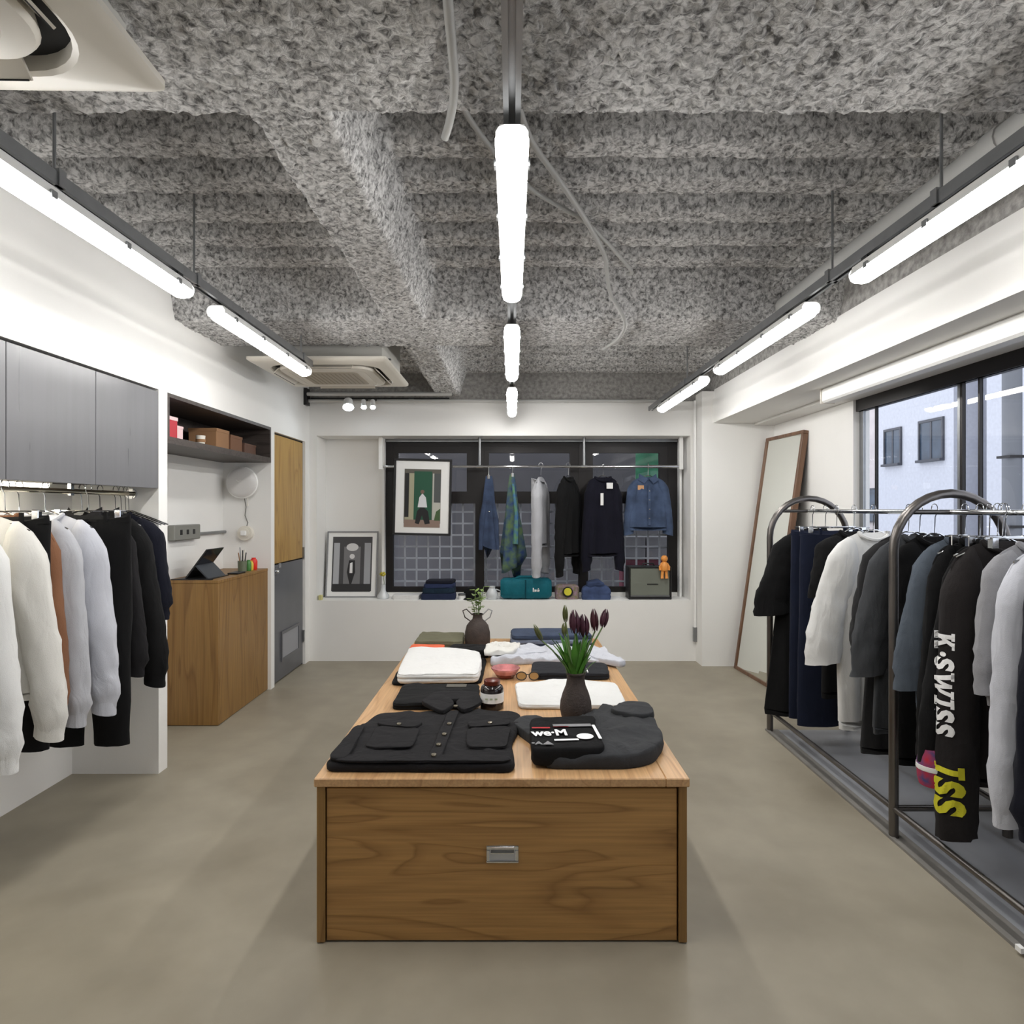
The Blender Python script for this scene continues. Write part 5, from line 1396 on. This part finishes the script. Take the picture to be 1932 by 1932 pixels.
# ---------------------------------------------------------------- things on the window sill
SZ = .596
t = thing('bud_vase', 'clear glass bud vase with a yellow flower on the sill', 'vase', (-1.30, 6.42, SZ))
M_GL = mat('thick_clear_glass', rgb(206, 210, 212), rough=.08, spec=.7, coat=.6)
MB().lathe([(.055, 0), (.06, .004), (.06, .03), (.03, .07), (.018, .12), (.02, .14), (.016, .14), (.014, .11)]).build('glass', M_GL, t, smooth=True)
MB().tube([(0, 0, .06), (.01, 0, .16), (-.005, 0, .24)], .003, 6).build('stem', M_STEM, t, smooth=True)
for k in range(6):
    a = k*PI/3
    MB().sphere((.02*math.cos(a)-.005, .012*math.sin(a), .245+.012*math.sin(a*2)), .013, 8, 6).build('petal', mat('yellow_petal', rgb(190, 176, 60), rough=.6), t, smooth=True)
o = slab('folded_cloth', [(-1.20, 6.33), (-.925, 6.33), (-.925, 6.52), (-1.2, 6.52)], SZ, .04, F_WHITE, None, seed=91, wr=.001, layers=1); tag(o, 'flat white folded cloth on the sill beside the navy stack', 'cloth')
for k, (cc, lb, th) in enumerate((((38, 46, 72), 'bottom navy folded jeans of the sill stack', .062), ((30, 46, 62), 'second folded jeans of the sill stack', .05), ((44, 54, 86), 'third folded jeans of the sill stack', .04), ((26, 28, 40), 'topmost dark folded jeans of the sill stack', .03))):
    z = SZ + (0, .065, .118, .16)[k]
    o = slab('folded_jeans', [(-.91+.015*k, 6.30), (-.56-.01*k, 6.31), (-.57, 6.52), (-.90+.02*k, 6.52)], z, th, fab('sill_%d' % k, rgb(*cc)), None, seed=92+k, wr=.003, layers=1, puff=.04); tag(o, lb, 'jeans', 'folded jeans stacked on the sill')
t = thing('white_tin', 'small white tin on the sill beside the navy stack', 'tin', (-.50, 6.36, SZ))
MB().lathe([(.035, 0), (.037, .04)]).build('tin', M_WHITE, t, smooth=True); MB().lathe([(.039, .04), (.039, .055), (.03, .058)]).build('lid', M_STEEL, t, smooth=True)
t = thing('baseball_cap', 'black baseball cap on the sill behind the leafy sprigs', 'cap', (-.40, 6.42, SZ))
MB().lathe([(.085, .004), (.09, .03), (.085, .07), (.06, .105), (.02, .122), (.003, .124)]).build('crown', F_BLACK, t, smooth=True)
q = MB(); q.loft([[(.085*math.cos(PI+PI*k/10), .085*math.sin(PI+PI*k/10), .012) for k in range(11)] + [(.09*math.cos(PI*2-PI*k/10)*1.0, -.06+.10*math.sin(PI*2-PI*k/10), .004) for k in range(11)],
               [(.085*math.cos(PI+PI*k/10), .085*math.sin(PI+PI*k/10), .018) for k in range(11)] + [(.09*math.cos(PI*2-PI*k/10)*1.0, -.06+.10*math.sin(PI*2-PI*k/10), .008) for k in range(11)]]); q.build('brim', F_BLACK, t)
t = thing('glass_jug', 'clear round glass jug on the sill left of the teal bag', 'jug', (-.20, 6.36, SZ))
MB().lathe([(.04, 0), (.055, .02), (.06, .05), (.045, .09), (.03, .11), (.035, .13), (.03, .13), (.026, .108)]).build('glass', M_GL, t, smooth=True)
MB().tube([(.04, 0, .1), (.085, 0, .085), (.08, 0, .04), (.057, 0, .03)], .006, 8).build('handle', M_GL, t, smooth=True)
t = thing('teal_bag', 'teal zip duffel bag with a white logo on the sill', 'bag', (.14, 6.40, SZ))
rings = []
for k in range(17):
    u = -1 + 2*k/16; x = .255*u
    s = (1-abs(u)**6)**.5*.06 + .94 if abs(u) < 1 else .94
    hh = .105*s; hd = .10*s
    if abs(u) == 1: hh *= .8; hd *= .8
    rings.append([(x, hd*math.copysign(abs(math.cos(2*PI*j/24))**.6, math.cos(2*PI*j/24)), .108+hh*math.copysign(abs(math.sin(2*PI*j/24))**.65, math.sin(2*PI*j/24)) + .004*noise.noise(Vector((x*14, j, 2)))) for j in range(24)])
MB().loft(rings).build('bag_body', F_TEAL, t, smooth=True)
part('zip', M_BLACK, t, [(-.23, .23, -.006, .006, .208, .214)])
part('centre_seam', fab('dark_teal_seam', rgb(10, 62, 74)), t, [(-.01, .0, -.104, -.09, .02, .2)])
for y in (-.06, .06):
    MB().tube([(-.16, y*1.5, .12), (-.15, y, .20), (-.06, y*.7, .222), (.06, y*.7, .222), (.15, y, .20), (.16, y*1.5, .12)], .008, 8).build('handle', F_TEAL, t, smooth=True)
blk = ([(-.034, -.018), (-.024, -.018), (-.024, .022), (-.034, .022), (-.018, -.018), (.004, -.014), (.004, .004), (-.018, .006), (.008, -.016), (.03, -.016), (.034, .002), (.012, .006), (.016, .008), (.026, .008), (.026, .018), (.016, .018)], [(0, 1, 2, 3), (4, 5, 6, 7), (8, 9, 10, 11), (12, 13, 14, 15)])
decal('logo_print', blk, M_INKW, t, lambda u, v: (Vector((.10+u, -.1035, .10+v)), Vector((0, -1, 0))), th=.001)
t = thing('print_pouch', 'green patterned pouch with a yellow and black badge on the sill', 'pouch', (.555, 6.40, SZ))
M_POUCH = mat('fabric_pouch', rgb(110, 112, 60), rough=.85, col2=rgb(150, 120, 140), vscale=40)
slab('pouch_body', [(-.115, -.06), (.115, -.06), (.13, .06), (-.13, .06)], 0, .12, M_POUCH, t, seed=97, wr=.004, puff=.2)
MB().cyl((0, -.056, .075), (0, -.075, .075), .052, 24).build('badge_ring', M_BLACK, t, smooth=True); MB().cyl((0, -.073, .08), (0, -.079, .08), .038, 20).build('badge_face', mat('yellow_badge', rgb(214, 206, 60), rough=.5), t, smooth=True)
for k in range(2):
    o = slab('folded_jeans', [(.69+.05*k, 6.31+.02*k), (.99-.06*k, 6.31+.02*k), (.97-.08*k, 6.50), (.71+.05*k, 6.50)], SZ+.105*k, .10 if k == 0 else .06, fab('sill_blue_%d' % k, rgb(*((64, 78, 112), (54, 66, 96))[k]), var=.3), None, seed=98+k, wr=.012, layers=2, puff=.3)
    tag(o, ('crumpled blue jeans on the sill right of the patterned pouch', 'dark blue jeans lying on top of the crumpled ones')[k], 'jeans')
t = thing('hard_case', 'grey hard suitcase with black edging at the right end of the sill', 'suitcase', (1.375, 6.42, SZ))
part('shell', mat('case_grey_green', rgb(112, 116, 106), rough=.5, var=.05), t, [(-.205, .205, -.088, .088, .03, .318)], b=.015)
part('edging', M_BLACK, t, [(-.215, -.195, -.092, .092, .02, .32), (.195, .215, -.092, .092, .02, .32), (-.215, .215, -.092, .092, .0, .028), (-.215, .215, -.092, .092, .312, .328)], b=.006)
part('seam_line', M_STEEL, t, [(-.195, .195, -.0925, -.088, .03, .044)])
part('latch', M_BLACK, t, [(-.03, .08, -.094, -.088, .15, .158)])
MB().tube([(-.06, 0, .328), (-.05, 0, .352), (.05, 0, .352), (.06, 0, .328)], .008, 8).build('carry_handle', M_BLACK, t, smooth=True)
t = thing('toy_figure', 'small orange toy figure at the front of the grey suitcase', 'toy', (1.51, 6.305, SZ+.205))
M_ORT = mat('orange_vinyl', rgb(228, 150, 70), rough=.4)
MB().sphere((0, 0, .205), .034, 14, 10).build('head', M_ORT, t, smooth=True)
MB().lathe([(.02, .08), (.034, .09), (.038, .125), (.026, .168), (.012, .178)]).build('torso', M_ORT, t, smooth=True)
for s in (-1, 1):
    MB().tube([(s*.024, 0, .16), (s*.046, -.004, .125), (s*.042, -.01, .09)], [.011, .011, .012], 8).build('arm', M_ORT, t, smooth=True)
    MB().tube([(s*.015, 0, .10), (s*.021, 0, .04), (s*.022, -.008, .008)], [.017, .014, .016], 8).build('leg', M_ORT, t, smooth=True)
part('stand_peg', M_BLACK, t, [(-.006, .006, 0.0, .027, .11, .122)])
o = MB().box(-1.935+.02, -1.88, 6.285, 6.33, SZ, SZ+.05, b=.005).build('yellow_block', mat('pale_yellow', rgb(206, 200, 140), rough=.7)); tag(o, 'pale yellow block at the left corner of the sill', 'block')
